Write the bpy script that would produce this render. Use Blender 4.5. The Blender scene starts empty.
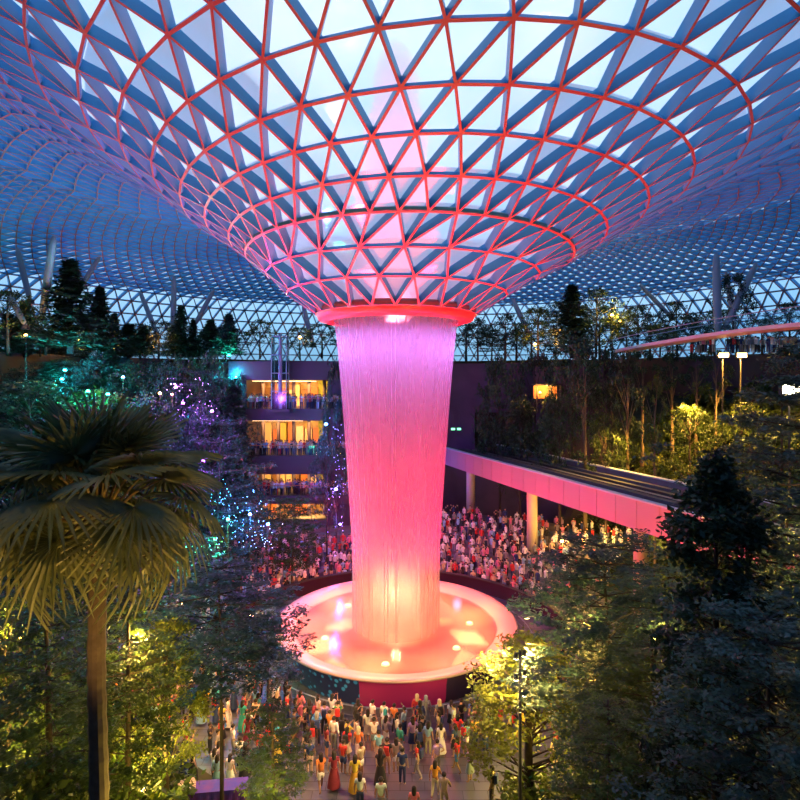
import bpy, math, random
import numpy as np
from mathutils import Vector, Matrix, noise

# ---------------------------------------------------------------- camera, world, light, exposure
SC = bpy.context.scene
COL = SC.collection
CAMZ = 19.5
F = 561.0
HY = 385.0
cd = bpy.data.cameras.new('camera')
cam = bpy.data.objects.new('camera', cd)
COL.objects.link(cam)
cam.location = (0, 0, CAMZ)
cam.rotation_euler = (math.pi / 2, 0, 0)
cd.sensor_width = 36
cd.lens = F / 800 * 36
cd.shift_y = -(400 - HY) / 800
cd.clip_end = 600
SC.camera = cam
SC.view_settings.view_transform = 'Standard'
SC.view_settings.look = 'None'
SC.view_settings.gamma = 1
SC.view_settings.use_curve_mapping = False
SC.view_settings.exposure = 0.0
SC.cycles.max_bounces = 6
SC.cycles.diffuse_bounces = 2
SC.cycles.glossy_bounces = 3
SC.cycles.transmission_bounces = 4
SC.cycles.transparent_max_bounces = 24
SC.cycles.caustics_reflective = False
SC.cycles.caustics_refractive = False
SC.cycles.sample_clamp_indirect = 4.0

W = bpy.data.worlds.new('dusk_sky')
SC.world = W
W.use_nodes = True
nt = W.node_tree
nt.nodes.clear()
def N(t, ty, **kw):
    n = t.nodes.new(ty)
    for k, v in kw.items():
        if k in n.inputs: n.inputs[k].default_value = v
        else: setattr(n, k, v)
    return n
tc = N(nt, 'ShaderNodeTexCoord')
nz = N(nt, 'ShaderNodeTexNoise', Scale=2.6, Detail=5.0, Roughness=0.55)
rp = N(nt, 'ShaderNodeValToRGB')
rp.color_ramp.elements[0].position = 0.36; rp.color_ramp.elements[0].color = (0.40, 0.72, 1.0, 1)
rp.color_ramp.elements[1].position = 0.60; rp.color_ramp.elements[1].color = (1.0, 1.12, 1.17, 1)
nt.links.new(tc.outputs['Generated'], nz.inputs['Vector'])
nt.links.new(nz.outputs['Fac'], rp.inputs['Fac'])
# the afterglow is pale over the far side (+Y) and up, deep blue behind the camera and at the zenith
sx = N(nt, 'ShaderNodeSeparateXYZ'); nt.links.new(tc.outputs['Generated'], sx.inputs[0])
mr = N(nt, 'ShaderNodeMapRange'); mr.inputs['From Min'].default_value = -0.15; mr.inputs['From Max'].default_value = 0.55
nt.links.new(sx.outputs['Y'], mr.inputs['Value'])
mx = N(nt, 'ShaderNodeMix', data_type='RGBA')
mx.inputs[6].default_value = (0.02, 0.20, 0.60, 1)
nt.links.new(mr.outputs[0], mx.inputs[0]); nt.links.new(rp.outputs[0], mx.inputs[7])
# towards the horizon the dusk is a deeper cyan blue
mh = N(nt, 'ShaderNodeMapRange'); mh.inputs['From Min'].default_value = 0.05; mh.inputs['From Max'].default_value = 0.36
nt.links.new(sx.outputs['Z'], mh.inputs['Value'])
mz = N(nt, 'ShaderNodeMix', data_type='RGBA'); mz.inputs[6].default_value = (0.06, 0.32, 0.58, 1)
nt.links.new(mh.outputs[0], mz.inputs[0]); nt.links.new(rp.outputs[0], mz.inputs[7]); nt.links.new(mz.outputs[2], mx.inputs[7])
bg = N(nt, 'ShaderNodeBackground', Strength=1.5)
nt.links.new(mx.outputs[2], bg.inputs['Color'])
wo = N(nt, 'ShaderNodeOutputWorld'); nt.links.new(bg.outputs[0], wo.inputs[0])

CX, CY = -0.3, 42.0            # waterfall axis
WL = 1.7                        # water level

def P(u, v, d):
    return Vector(((u - 400) / F * d, d, CAMZ + (HY - v) / F * d))

def light(name, kind, loc, power, color, radius=0.3, target=None, angle=80, blend=0.6, size=None):
    l = bpy.data.lights.new(name, kind)
    l.energy = power; l.color = color
    if kind in ('POINT', 'SPOT'): l.shadow_soft_size = radius
    if kind == 'SPOT': l.spot_size = math.radians(angle); l.spot_blend = blend
    if kind == 'AREA':
        l.size = size or 1.0
    o = bpy.data.objects.new(name, l)
    o.location = loc
    if target is not None:
        o.rotation_euler = (Vector(target) - Vector(loc)).to_track_quat('-Z', 'Y').to_euler()
    COL.objects.link(o)
    return o

# show lights: lamps round the pool rim aimed up the falling water and the steel funnel
PI = math.pi
for k in range(8):
    a = 2 * PI * (k + 0.5) / 8
    x, y = CX + 8.3 * math.cos(a), CY + 8.3 * math.sin(a)
    light('rim_spot', 'SPOT', (x, y, WL + 0.35), 30000, (1.0, 0.004, 0.12), 0.3, (CX, CY, 14.5), 50, 0.9)
# area lights added over the basin for the glow of submerged lamps
for k in range(9):
    a = 2 * PI * k / 9 + 0.3
    light('basin_fill', 'AREA', (CX + 5.9 * math.cos(a), CY + 5.9 * math.sin(a), WL + 1.9), 850 if k % 3 else 1300, (1.0, 0.145, 0.05), target=(CX + 6.6 * math.cos(a), CY + 6.6 * math.sin(a), 0), size=2.4)
# lilac lamps hung round the oculus collar, washing the top of the curtain
for k in range(18):
    a = 2 * PI * (k + 0.5) / 18
    light('oculus_spot', 'SPOT', (CX + 7.0 * math.cos(a), CY + 7.0 * math.sin(a), CAMZ + 3.6), 1700, (0.66, 0.22, 0.92), 0.12, (CX + 4.3 * math.cos(a), CY + 4.3 * math.sin(a), CAMZ + 1.6), 120, 1.0)
# peach point light added inside the foot of the curtain, no fixture
light('foot_fill', 'POINT', (CX, CY, WL + 2.4), 9500, (1.0, 0.22, 0.10), 0.4)
# red wash up on the funnel steel
for k in range(8):
    a = 2 * PI * (k + 0.5) / 8
    light('funnel_spot', 'SPOT', (CX + 9.0 * math.cos(a), CY + 9.0 * math.sin(a), WL + 0.6), 26000, (1.0, 0.012, 0.045), 0.2,
          (CX + 8.5 * math.cos(a), CY + 8.5 * math.sin(a), 27), 75, 0.8)

# ---------------------------------------------------------------- materials
MATS = {}
def mat(name, color=(0.5, 0.5, 0.5), rough=0.6, metal=0.0, emit=None, estr=0.0, spec=0.5, trans=0.0,
        noise_scale=None, noise_mix=0.4, color2=None, objcol=False, bump=0.0, objrand=0.0):
    if name in MATS: return MATS[name]
    m = bpy.data.materials.new(name); m.use_nodes = True
    t = m.node_tree; t.nodes.clear()
    o = N(t, 'ShaderNodeOutputMaterial')
    b = N(t, 'ShaderNodeBsdfPrincipled', Roughness=rough, Metallic=metal)
    b.inputs['Specular IOR Level'].default_value = spec
    b.inputs['Base Color'].default_value = (*color, 1)
    src = None
    if objcol:
        oi = N(t, 'ShaderNodeObjectInfo'); src = oi.outputs['Color']
    if noise_scale:
        tcn = N(t, 'ShaderNodeTexCoord')
        n = N(t, 'ShaderNodeTexNoise', Scale=noise_scale, Detail=4.0)
        t.links.new(tcn.outputs['Object'], n.inputs['Vector'])
        r = N(t, 'ShaderNodeValToRGB')
        c2 = color2 or tuple(c * 0.5 for c in color)
        r.color_ramp.elements[0].position = 0.35; r.color_ramp.elements[0].color = (*color, 1)
        r.color_ramp.elements[1].position = 0.68; r.color_ramp.elements[1].color = (*c2, 1)
        t.links.new(n.outputs['Fac'], r.inputs['Fac']); 
        if src is not None:
            mm = N(t, 'ShaderNodeMix', data_type='RGBA', blend_type='MULTIPLY'); mm.inputs[0].default_value = noise_mix
            t.links.new(src, mm.inputs[6]); t.links.new(r.outputs[0], mm.inputs[7]); src = mm.outputs[2]
        else: src = r.outputs[0]
        if bump:
            bp = N(t, 'ShaderNodeBump', Strength=bump); t.links.new(n.outputs['Fac'], bp.inputs['Height'])
            t.links.new(bp.outputs[0], b.inputs['Normal'])
    if objrand:
        oi = N(t, 'ShaderNodeObjectInfo')
        hs = N(t, 'ShaderNodeHueSaturation')
        ma = N(t, 'ShaderNodeMapRange'); ma.inputs['To Min'].default_value = 1 - objrand; ma.inputs['To Max'].default_value = 1 + objrand
        t.links.new(oi.outputs['Random'], ma.inputs['Value']); t.links.new(ma.outputs[0], hs.inputs['Value'])
        if src is not None: t.links.new(src, hs.inputs['Color'])
        else: hs.inputs['Color'].default_value = (*color, 1)
        src = hs.outputs[0]
    if src is not None: t.links.new(src, b.inputs['Base Color'])
    if emit:
        b.inputs['Emission Color'].default_value = (*emit, 1); b.inputs['Emission Strength'].default_value = estr
    sh = b.outputs[0]
    if trans:
        tr = N(t, 'ShaderNodeBsdfTranslucent')
        if src is not None: t.links.new(src, tr.inputs['Color'])
        else: tr.inputs['Color'].default_value = (*color, 1)
        mi = N(t, 'ShaderNodeMixShader'); mi.inputs[0].default_value = trans
        t.links.new(b.outputs[0], mi.inputs[1]); t.links.new(tr.outputs[0], mi.inputs[2]); sh = mi.outputs[0]
    t.links.new(sh, o.inputs['Surface'])
    MATS[name] = m
    return m

def lamp_mat(name, color, strength):
    return mat(name, (0.8, 0.8, 0.8), emit=color, estr=strength)

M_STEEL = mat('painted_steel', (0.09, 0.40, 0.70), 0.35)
M_FLANGE = mat('flange_warm_light_tint', (0.42, 0.17, 0.17), 0.45)  # red of the interior light on the beam undersides, as base colour
M_STEEL_W = mat('white_painted_steel', (0.20, 0.24, 0.30), 0.4)
M_DARK = mat('dark_metal', (0.02, 0.02, 0.025), 0.45)
M_CONC = mat('concrete', (0.16, 0.15, 0.16), 0.8, noise_scale=0.6, color2=(0.11, 0.10, 0.11))
M_FASCIA = mat('dark_fascia', (0.035, 0.02, 0.035), 0.5)
M_BARK = mat('bark', (0.065, 0.045, 0.035), 0.9, noise_scale=5, color2=(0.045, 0.03, 0.02), bump=0.4)
M_BARK_D = mat('dark_bark', (0.03, 0.022, 0.02), 0.9)
M_PALE = mat('pale_bark', (0.16, 0.11, 0.07), 0.9, noise_scale=4, color2=(0.09, 0.06, 0.04))
LEAF = {
 'blue': mat('leaf_bluegreen', (0.044, 0.088, 0.078), 0.5, trans=0.3, noise_scale=0.8, color2=(0.014, 0.036, 0.036), objrand=0.4),
 'dark': mat('leaf_dark', (0.026, 0.058, 0.030), 0.5, trans=0.25, noise_scale=0.9, color2=(0.010, 0.026, 0.016), objrand=0.35),
 'green': mat('leaf_green', (0.070, 0.105, 0.016), 0.5, trans=0.35, noise_scale=0.8, color2=(0.022, 0.045, 0.010), objrand=0.3),
 'lime': mat('leaf_lime', (0.20, 0.22, 0.025), 0.5, trans=0.4, noise_scale=1.1, color2=(0.075, 0.10, 0.015), objrand=0.25),
 'palm': mat('leaf_palm', (0.17, 0.18, 0.065), 0.42, trans=0.35, noise_scale=2.0, color2=(0.07, 0.09, 0.035)),
}

# ---------------------------------------------------------------- mesh helpers
class MB:
    def __init__(s): s.v = []; s.f = []; s.m = []; s.n = 0
    def add(s, v, f, mi=0):
        v = np.asarray(v, float).reshape(-1, 3)
        s.v.append(v)
        for q in f: s.f.append(tuple(int(i) + s.n for i in q)); s.m.append(mi)
        s.n += len(v)
        return s
    def quads(s, v, mi=0):        # v: (n,4,3)
        v = np.asarray(v, float); n = len(v)
        idx = np.arange(n * 4).reshape(n, 4)
        return s.add(v.reshape(-1, 3), idx.tolist(), mi)
    def box(s, c, d, rz=0.0, mi=0, taper=1.0):
        x, y, z = np.array(d) / 2
        vs = []
        for zz, k in ((-z, 1.0), (z, taper)):
            for xx, yy in ((-x, -y), (x, -y), (x, y), (-x, y)): vs.append((xx * k, yy * k, zz))
        vs = np.array(vs)
        if rz:
            ca, sa = math.cos(rz), math.sin(rz)
            vs = np.stack([vs[:, 0] * ca - vs[:, 1] * sa, vs[:, 0] * sa + vs[:, 1] * ca, vs[:, 2]], 1)
        return s.add(vs + np.array(c), [(0, 3, 2, 1), (4, 5, 6, 7), (0, 1, 5, 4), (1, 2, 6, 5), (2, 3, 7, 6), (3, 0, 4, 7)], mi)
    def tube(s, pts, radii, n=8, mi=0, cap=True):
        pts = [np.array(p, float) for p in pts]
        if not hasattr(radii, '__len__'): radii = [radii] * len(pts)
        vs = []; fs = []
        ref = None
        for i, p in enumerate(pts):
            t = pts[min(i + 1, len(pts) - 1)] - pts[max(i - 1, 0)]
            t = t / (np.linalg.norm(t) + 1e-9)
            if ref is None: ref = np.array([1.0, 0, 0]) if abs(t[0]) < 0.8 else np.array([0, 1.0, 0])
            a = np.cross(t, ref); a /= np.linalg.norm(a) + 1e-9
            b = np.cross(t, a); ref = np.cross(a, t)
            for k in range(n):
                th = 2 * PI * k / n
                vs.append(p + radii[i] * (a * math.cos(th) + b * math.sin(th)))
        for i in range(len(pts) - 1):
            for k in range(n):
                k2 = (k + 1) % n
                fs.append((i * n + k, i * n + k2, (i + 1) * n + k2, (i + 1) * n + k))
        if cap:
            fs.append(tuple(range(n))[::-1]); fs.append(tuple((len(pts) - 1) * n + k for k in range(n)))
        return s.add(vs, fs, mi)
    def lathe(s, prof, c=(0, 0, 0), n=48, mi=0, a0=0.0, a1=2 * PI, closed=False):
        full = abs(a1 - a0 - 2 * PI) < 1e-6
        cols = n if full else n + 1
        vs = []
        for i in range(cols):
            a = a0 + (a1 - a0) * i / n
            for r, z in prof: vs.append((c[0] + r * math.cos(a), c[1] + r * math.sin(a), c[2] + z))
        m = len(prof); fs = []
        for i in range(n):
            j = (i + 1) % cols
            for k in range(m if closed else m - 1):
                k2 = (k + 1) % m
                fs.append((i * m + k, j * m + k, j * m + k2, i * m + k2))
        return s.add(vs, fs, mi)
    def ball(s, c, r, n=8, mi=0, sc=(1, 1, 1)):
        prof = [(r * math.sin(PI * k / n), -r * math.cos(PI * k / n)) for k in range(n + 1)]
        q = MB().lathe(prof, n=n + 2)
        v = np.concatenate(q.v) * np.array(sc) + np.array(c)
        return s.add(v, q.f, mi)
    def mesh(s, name, mats, smooth=False):
        me = bpy.data.meshes.new(name)
        v = np.concatenate(s.v) if s.v else np.zeros((0, 3))
        me.from_pydata(v.tolist(), [], s.f)
        for m in (mats if isinstance(mats, (list, tuple)) else [mats]): me.materials.append(m)
        if len(me.materials) > 1: me.polygons.foreach_set('material_index', np.array(s.m, dtype=np.int32))
        if smooth: me.polygons.foreach_set('use_smooth', np.ones(len(me.polygons), dtype=bool))
        me.update()
        return me
    def build(s, name, mats, parent=None, smooth=False):
        return link(name, s.mesh(name, mats, smooth), parent)

def link(name, me, parent=None):
    o = bpy.data.objects.new(name, me); COL.objects.link(o)
    if parent is not None: o.parent = parent
    return o
def tag(o, label=None, cat=None, group=None, kind=None):
    if label: o['label'] = label
    if cat: o['category'] = cat
    if group: o['group'] = group
    if kind: o['kind'] = kind
    return o
def thing(name, label, cat, loc=(0, 0, 0), rz=0.0, group=None):
    o = bpy.data.objects.new(name, None); COL.objects.link(o)
    o.empty_display_size = 0.2
    o.location = loc; o.rotation_euler = (0, 0, rz)
    return tag(o, label, cat, group)
def dup(o, parent=None):
    c = o.copy(); COL.objects.link(c); c.parent = parent
    for ch in [x for x in CH.get(o.name, [])]: dup(ch, c)
    return c
CH = {}
def reg(o):                      # remember a prototype's children so copies need no scene search
    CH[o.name] = [c for c in COL.objects if c.parent == o]
    for c in CH[o.name]: reg(c)

# ---------------------------------------------------------------- the setting: terrain
def sstep(e0, e1, x):
    t = np.clip((x - e0) / (e1 - e0), 0, 1); return t * t * (3 - 2 * t)
def terrain(x, y):
    x = np.asarray(x, float); y = np.asarray(y, float)
    dx, dy = x - CX, y - CY
    r = np.hypot(dx, dy); ph = np.degrees(np.arctan2(dy, dx))
    flat = sstep(48, 62, ph) * (1 - sstep(124, 140, ph))
    right = (1 - sstep(45, 62, np.abs(ph)))
    R0 = 17 + right * 6 + flat * 30
    h = np.clip((r - R0) / (52.5 - R0 + 1e-6), 0, 1) * 18.5
    top = r > 52.5
    h = np.where(top, 23.0, h)
    h = np.where((flat > 0.5) & (r > 41), 23.0, h)
    n = 0.35 * np.sin(x * 0.9 + 1.3 * np.sin(y * 0.5)) + 0.3 * np.sin(y * 0.8 + x * 0.35)
    h = h + n * np.clip((r - R0 - 1) / 6, 0, 1) * (~top) * np.clip(1 - flat, 0, 1)
    return h
def H(x, y): return float(terrain(x, y))

# pavers
def paver_mat():
    m = bpy.data.materials.new('stone_pavers'); m.use_nodes = True; t = m.node_tree
    b = t.nodes['Principled BSDF']
    tc = N(t, 'ShaderNodeTexCoord')
    br = N(t, 'ShaderNodeTexBrick', Scale=1.0)
    br.inputs['Color1'].default_value = (0.10, 0.10, 0.125, 1); br.inputs['Color2'].default_value = (0.065, 0.065, 0.085, 1)
    br.inputs['Mortar'].default_value = (0.03, 0.03, 0.035, 1)
    br.inputs['Mortar Size'].default_value = 0.02; br.inputs['Brick Width'].default_value = 1.2; br.inputs['Row Height'].default_value = 0.6
    t.links.new(tc.outputs['Object'], br.inputs['Vector']); t.links.new(br.outputs['Color'], b.inputs['Base Color'])
    nn = N(t, 'ShaderNodeTexNoise', Scale=1.4, Detail=6.0); t.links.new(tc.outputs['Object'], nn.inputs['Vector'])
    mr = N(t, 'ShaderNodeMapRange'); mr.inputs['To Min'].default_value = 0.22; mr.inputs['To Max'].default_value = 0.6
    t.links.new(nn.outputs['Fac'], mr.inputs['Value']); t.links.new(mr.outputs[0], b.inputs['Roughness'])
    return m
M_PAVE = paver_mat()
M_SOIL = mat('mossy_soil', (0.030, 0.030, 0.012), 0.95, noise_scale=0.5, color2=(0.012, 0.018, 0.008), bump=0.5)

f = MB(); f.lathe([(0.0, 0.0), (10, 0), (20, 0), (30, 0), (48, 0)], (CX, CY, -0.02), 96)
tag(f.build('floor', M_PAVE), kind='structure')
nr, na = 60, 180
rr = np.concatenate([np.linspace(16.5, 52.4, nr - 8), [52.5, 52.55, 56, 60, 64, 68, 72, 75]])
vs = []
for a in np.linspace(0, 2 * PI, na, endpoint=False):
    X = CX + rr * math.cos(a); Y = CY + rr * math.sin(a)
    Z = terrain(X, Y); Z[rr > 52.52] = 23.0; Z[rr <= 16.6] = -0.05
    Z = np.where(Z < 0.02, -0.06, Z)
    vs.append(np.stack([X, Y, Z], 1))
g = MB(); nrr = len(rr)
fs = [(i * nrr + k, ((i + 1) % na) * nrr + k, ((i + 1) % na) * nrr + k + 1, i * nrr + k + 1)[::-1] for i in range(na) for k in range(nrr - 1)]
g.add(np.concatenate(vs), fs)
tag(g.build('hillside_ground', M_SOIL, smooth=False), kind='structure')

# ---------------------------------------------------------------- the steel and glass roof
# ring tables: (z above eye, radius left, radius right, radius towards camera)
ZT = [5.3, 6.5, 7.8, 8.9, 9.9, 11.1, 12.2, 13.5, 14.9, 16.1, 17.2, 18.1, 18.7, 19.0, 19.1, 19.0, 18.7, 18.3, 17.8, 17.2, 16.5, 15.7, 14.9, 14.0, 10.6, 7.0, 3.4]
RL = [5.6, 7.7, 9.1, 10.4, 11.4, 12.9, 14.3, 15.8, 17.5, 19.3, 21.4, 23.8, 26.5, 29.3, 32.2, 35.2, 38.2, 41.2, 44.2, 47.0, 49.8, 52.5, 55.0, 57.6, 60.0, 61.5, 62.2]
RR = [5.6, 7.9, 10.2, 12.4, 14.4, 16.9, 19.4, 22.3, 25.3, 28.2, 31.1, 34.0, 36.8, 39.5, 42.0, 44.5, 47.0, 49.4, 51.7, 54.0, 56.2, 58.3, 60.2, 62.2, 64.0, 65.2, 65.8]
RF = [5.6, 7.8, 10.0, 12.9, 15.0, 16.8, 18.8, 20.9, 23.3, 25.8, 28.3, 31.0, 33.8, 36.5, 39.2, 42.0, 44.8, 47.5, 50.2, 52.8, 55.2, 57.4, 59.3, 61.2, 63.2, 64.4, 65.0]
def densify(L, k0):
    out = list(L[:k0 + 1])
    for i in range(k0 + 1, len(L)):
        p0, p1, p2, p3 = L[max(i - 2, 0)], L[i - 1], L[i], L[min(i + 1, len(L) - 1)]
        out += [(-p0 + 9 * p1 + 9 * p2 - p3) / 16, L[i]]
    return out
ZT, RL, RR, RF = [densify(q, 11) for q in (ZT, RL, RR, RF)]
NK = len(ZT)
def nseg(k): return 24 if k < 3 else (48 if k < 10 else 96 if k < 19 else 192)
def roofpt(k, th):
    c, s = math.cos(th), math.sin(th)
    sh, a = (RR[k] - RL[k]) / 2, (RR[k] + RL[k]) / 2
    tilt = 0.035 * max(0.0, min(1.0, (k - 3) / 3)) * max(0.0, min(1.0, (13 - k) / 4))
    return np.array([CX + sh + a * c, CY + RF[k] * s, CAMZ + ZT[k] + (0.35 if k == 0 else 0.6) + tilt * a * c])
def node(k, j, n=None):
    n = n or nseg(k)
    off = 0.5 * (k % 2)
    return roofpt(k, 2 * PI * (j + off) / n - PI / 2)
def rnorm(k, th):
    k0, k1 = max(k - 1, 0), min(k + 1, NK - 1)
    a = roofpt(k1, th) - roofpt(k0, th)
    b = roofpt(k, th + 0.02) - roofpt(k, th - 0.02)
    n = np.cross(b, a); n = n / np.linalg.norm(n)
    if n[2] < 0: n = -n
    # on the steep outer wall "up" must mean outwards
    return n
edges = []   # (P, Q, nP, nQ, kind)
tris = []
def off(k): return 0.5 * (k % 2)
for k in range(NK):
    n = nseg(k)
    ths = [2 * PI * (j + off(k)) / n - PI / 2 for j in range(n)]
    pts = [roofpt(k, t) for t in ths]; nn = [rnorm(k, t) for t in ths]
    for j in range(n):
        edges.append((pts[j], pts[(j + 1) % n], nn[j], nn[(j + 1) % n], 'ring'))
    if k + 1 < NK:
        n2 = nseg(k + 1)
        t2 = [2 * PI * (j + off(k + 1)) / n2 - PI / 2 for j in range(n2)]
        p2 = [roofpt(k + 1, t) for t in t2]; m2 = [rnorm(k + 1, t) for t in t2]
        if n2 == n:
            for j in range(n):
                jj = (j - 1) % n if off(k) == 0 else j
                a, b = jj, (jj + 1) % n
                edges.append((pts[j], p2[a], nn[j], m2[a], 'diag')); edges.append((pts[j], p2[b], nn[j], m2[b], 'diag'))
                tris.append((pts[j], p2[a], p2[b])); tris.append((pts[j], pts[(j + 1) % n], p2[b]))
        else:
            # each node of the coarse ring fans out to its three nearest on the doubled ring
            for j in range(n):
                cidx = int(round((j + off(k)) * 2 - off(k + 1)))
                a, b, c = (cidx - 1) % n2, cidx % n2, (cidx + 1) % n2
                for q in (a, b, c) if off(k + 1) == 0 else (a, b, c): edges.append((pts[j], p2[q], nn[j], m2[q], 'diag'))
                tris.append((pts[j], p2[a], p2[b])); tris.append((pts[j], p2[b], p2[c])); tris.append((pts[j], pts[(j + 1) % n], p2[c]))
                
def beams(es):
    vs = []
    for (p, q, n1, n2, kind) in es:
        far_ = 1.0 if p[2] < CAMZ + 13.5 and math.hypot(p[0] - CX, p[1] - CY) > 40 else 0.0
        w, d = (0.13 + 0.06 * far_, 0.62 - 0.12 * far_) if kind == 'diag' else (0.15 + 0.03 * far_, 0.22)
        if kind == 'thin': w, d = 0.12, 0.4
        t = q - p; t = t / np.linalg.norm(t)
        a1 = np.cross(n1, t); a1 /= np.linalg.norm(a1); a2 = np.cross(n2, t); a2 /= np.linalg.norm(a2)
        z1, z2 = (0.0, -d) if kind == 'diag' else (-0.40 + 0.14 * far_, -0.40 + 0.14 * far_ - d)
        vs += [p + a1 * w / 2 + n1 * z2, p - a1 * w / 2 + n1 * z2, p - a1 * w / 2 + n1 * z1, p + a1 * w / 2 + n1 * z1,
               q + a2 * w / 2 + n2 * z2, q - a2 * w / 2 + n2 * z2, q - a2 * w / 2 + n2 * z1, q + a2 * w / 2 + n2 * z1]
    return vs
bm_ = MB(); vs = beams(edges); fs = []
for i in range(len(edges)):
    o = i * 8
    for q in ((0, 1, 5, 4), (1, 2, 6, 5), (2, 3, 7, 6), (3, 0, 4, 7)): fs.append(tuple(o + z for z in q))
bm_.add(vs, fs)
bm_.m = [1 if i % 4 == 0 else 0 for i in range(len(fs))]     # lower faces redder: warm interior light put into their colour
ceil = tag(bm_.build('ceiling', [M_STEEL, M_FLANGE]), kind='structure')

mg = bpy.data.materials.new('roof_glass'); mg.use_nodes = True; t = mg.node_tree; t.nodes.clear()
o_ = N(t, 'ShaderNodeOutputMaterial'); tr = N(t, 'ShaderNodeBsdfTransparent'); tr.inputs[0].default_value = (0.90, 0.95, 0.98, 1)
gl = N(t, 'ShaderNodeBsdfGlossy', Roughness=0.12); fr = N(t, 'ShaderNodeFresnel', IOR=1.5); mi = N(t, 'ShaderNodeMixShader')
t.links.new(fr.outputs[0], mi.inputs[0]); t.links.new(tr.outputs[0], mi.inputs[1]); t.links.new(gl.outputs[0], mi.inputs[2]); t.links.new(mi.outputs[0], o_.inputs[0])
M_GLASS = mg
# the roof panes are fogged and wet: they scatter most of the sky light
mg = mg.copy(); mg.name = 'fogged_roof_glass'; t = mg.node_tree
tl = N(t, 'ShaderNodeBsdfTranslucent'); tl.inputs[0].default_value = (0.84, 0.94, 1.0, 1); m2_ = N(t, 'ShaderNodeMixShader'); m2_.inputs[0].default_value = 0.62
oo = [n for n in t.nodes if n.type == 'OUTPUT_MATERIAL'][0]; l0 = oo.inputs[0].links[0].from_socket
t.links.new(l0, m2_.inputs[1]); t.links.new(tl.outputs[0], m2_.inputs[2]); t.links.new(m2_.outputs[0], oo.inputs[0])
gm = MB(); gm.add([p for tr_ in tris for p in tr_], [(3 * i, 3 * i + 1, 3 * i + 2) for i in range(len(tris))])
gp = gm.build('glass_panes', mg, ceil)

# red-lit steel collar round the oculus
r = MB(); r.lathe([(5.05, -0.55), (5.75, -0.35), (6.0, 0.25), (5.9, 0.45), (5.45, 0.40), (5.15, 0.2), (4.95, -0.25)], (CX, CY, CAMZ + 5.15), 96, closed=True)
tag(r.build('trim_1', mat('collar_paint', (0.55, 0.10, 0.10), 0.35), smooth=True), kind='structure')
# heavier service ring at the third ring
r = MB(); n = 96
pts = [roofpt(3, 2 * PI * i / n) - rnorm(3, 2 * PI * i / n) * 0.45 for i in range(n + 1)]
r.tube(pts, 0.17, 6, cap=False)
tag(r.build('trim_2', mat('teal_gutter', (0.10, 0.30, 0.33), 0.3)), kind='structure')
# ---------------------------------------------------------------- structure: walls round the far side
M_WALLP = mat('plum_wall', (0.060, 0.035, 0.070), 0.8, noise_scale=0.35, color2=(0.035, 0.022, 0.045))
w = MB()
# curved back wall between the balcony building and the hill, with the railway tunnel mouth
def wallseg(a0, a1, r, z0, z1, th=1.0):
    w.lathe([(r, z0), (r + th, z0), (r + th, z1), (r, z1)], (CX, CY, 0), 14, a0=math.radians(a0), a1=math.radians(a1), closed=True)
wallseg(74.0, 128, 40.0, -0.1, 22.6)
wallseg(48, 62.0, 39.0, -0.1, 22.0)
wallseg(62.0, 74.0, 40, -0.1, 10.4)
wallseg(62.0, 74.0, 40, 15.6, 22.6)
tag(w.build('wall_back', M_WALLP), kind='structure')
w = MB()
w.lathe([(40.5, 0), (40.5, 1)], (CX, CY, 0), 2, a0=0, a1=0.01)
# terrace edge kerb all round on the hill top
w = MB(); w.lathe([(52.2, 18.0), (52.7, 18.0), (52.7, 23.35), (52.2, 23.35)], (CX, CY, 0), 90, a0=math.radians(-150), a1=math.radians(60), closed=True)
w.lathe([(52.2, 18.0), (52.7, 18.0), (52.7, 23.35), (52.2, 23.35)], (CX, CY, 0), 40, a0=math.radians(128), a1=math.radians(210), closed=True)
tag(w.build('wall_terrace', M_FASCIA), kind='structure')

def mat_clear():
    if 'clear_glass' in MATS: return MATS['clear_glass']
    m = M_GLASS.copy(); m.name = 'clear_glass'
    [n for n in m.node_tree.nodes if n.type == 'FRESNEL'][0].inputs[0].default_value = 1.12
    MATS['clear_glass'] = m; return m
# ---------------------------------------------------------------- fountain pool
def dots_mat():
    m = bpy.data.materials.new('blue_spotted_tile'); m.use_nodes = True; t = m.node_tree; b = t.nodes['Principled BSDF']
    tc = N(t, 'ShaderNodeTexCoord'); v = N(t, 'ShaderNodeTexVoronoi', Scale=2.3); v.inputs['Randomness'].default_value = 0.8
    t.links.new(tc.outputs['Object'], v.inputs['Vector'])
    r = N(t, 'ShaderNodeValToRGB'); r.color_ramp.elements[0].position = 0.26; r.color_ramp.elements[0].color = (0.03, 0.17, 0.26, 1)
    r.color_ramp.elements[1].position = 0.36; r.color_ramp.elements[1].color = (0.010, 0.014, 0.035, 1)
    t.links.new(v.outputs['Distance'], r.inputs['Fac']); t.links.new(r.outputs[0], b.inputs['Base Color']); b.inputs['Roughness'].default_value = 0.3
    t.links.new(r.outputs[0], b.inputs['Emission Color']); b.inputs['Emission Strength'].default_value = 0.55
    return m
pool = thing('fountain_pool', 'round raised fountain pool with glowing orange basin under the falling water', 'pool', (CX, CY, 0))
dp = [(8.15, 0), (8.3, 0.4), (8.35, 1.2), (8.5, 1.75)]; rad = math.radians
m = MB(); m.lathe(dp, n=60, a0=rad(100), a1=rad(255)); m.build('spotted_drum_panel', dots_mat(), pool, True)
m = MB(); m.lathe(dp, n=20, a0=rad(255), a1=rad(292)); m.build('painted_reflection_panel', mat('painted_magenta_reflection', (0.25, 0.02, 0.10), 0.25, emit=(0.8, 0.02, 0.16), estr=0.07), pool, True)  # magenta reflection on the drum front painted in as colour and emission
m = MB(); m.lathe(dp, n=60, a0=rad(292), a1=rad(460)); m.build('dark_drum_panel', mat('navy_tile', (0.03, 0.02, 0.05), 0.25), pool, True)
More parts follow.
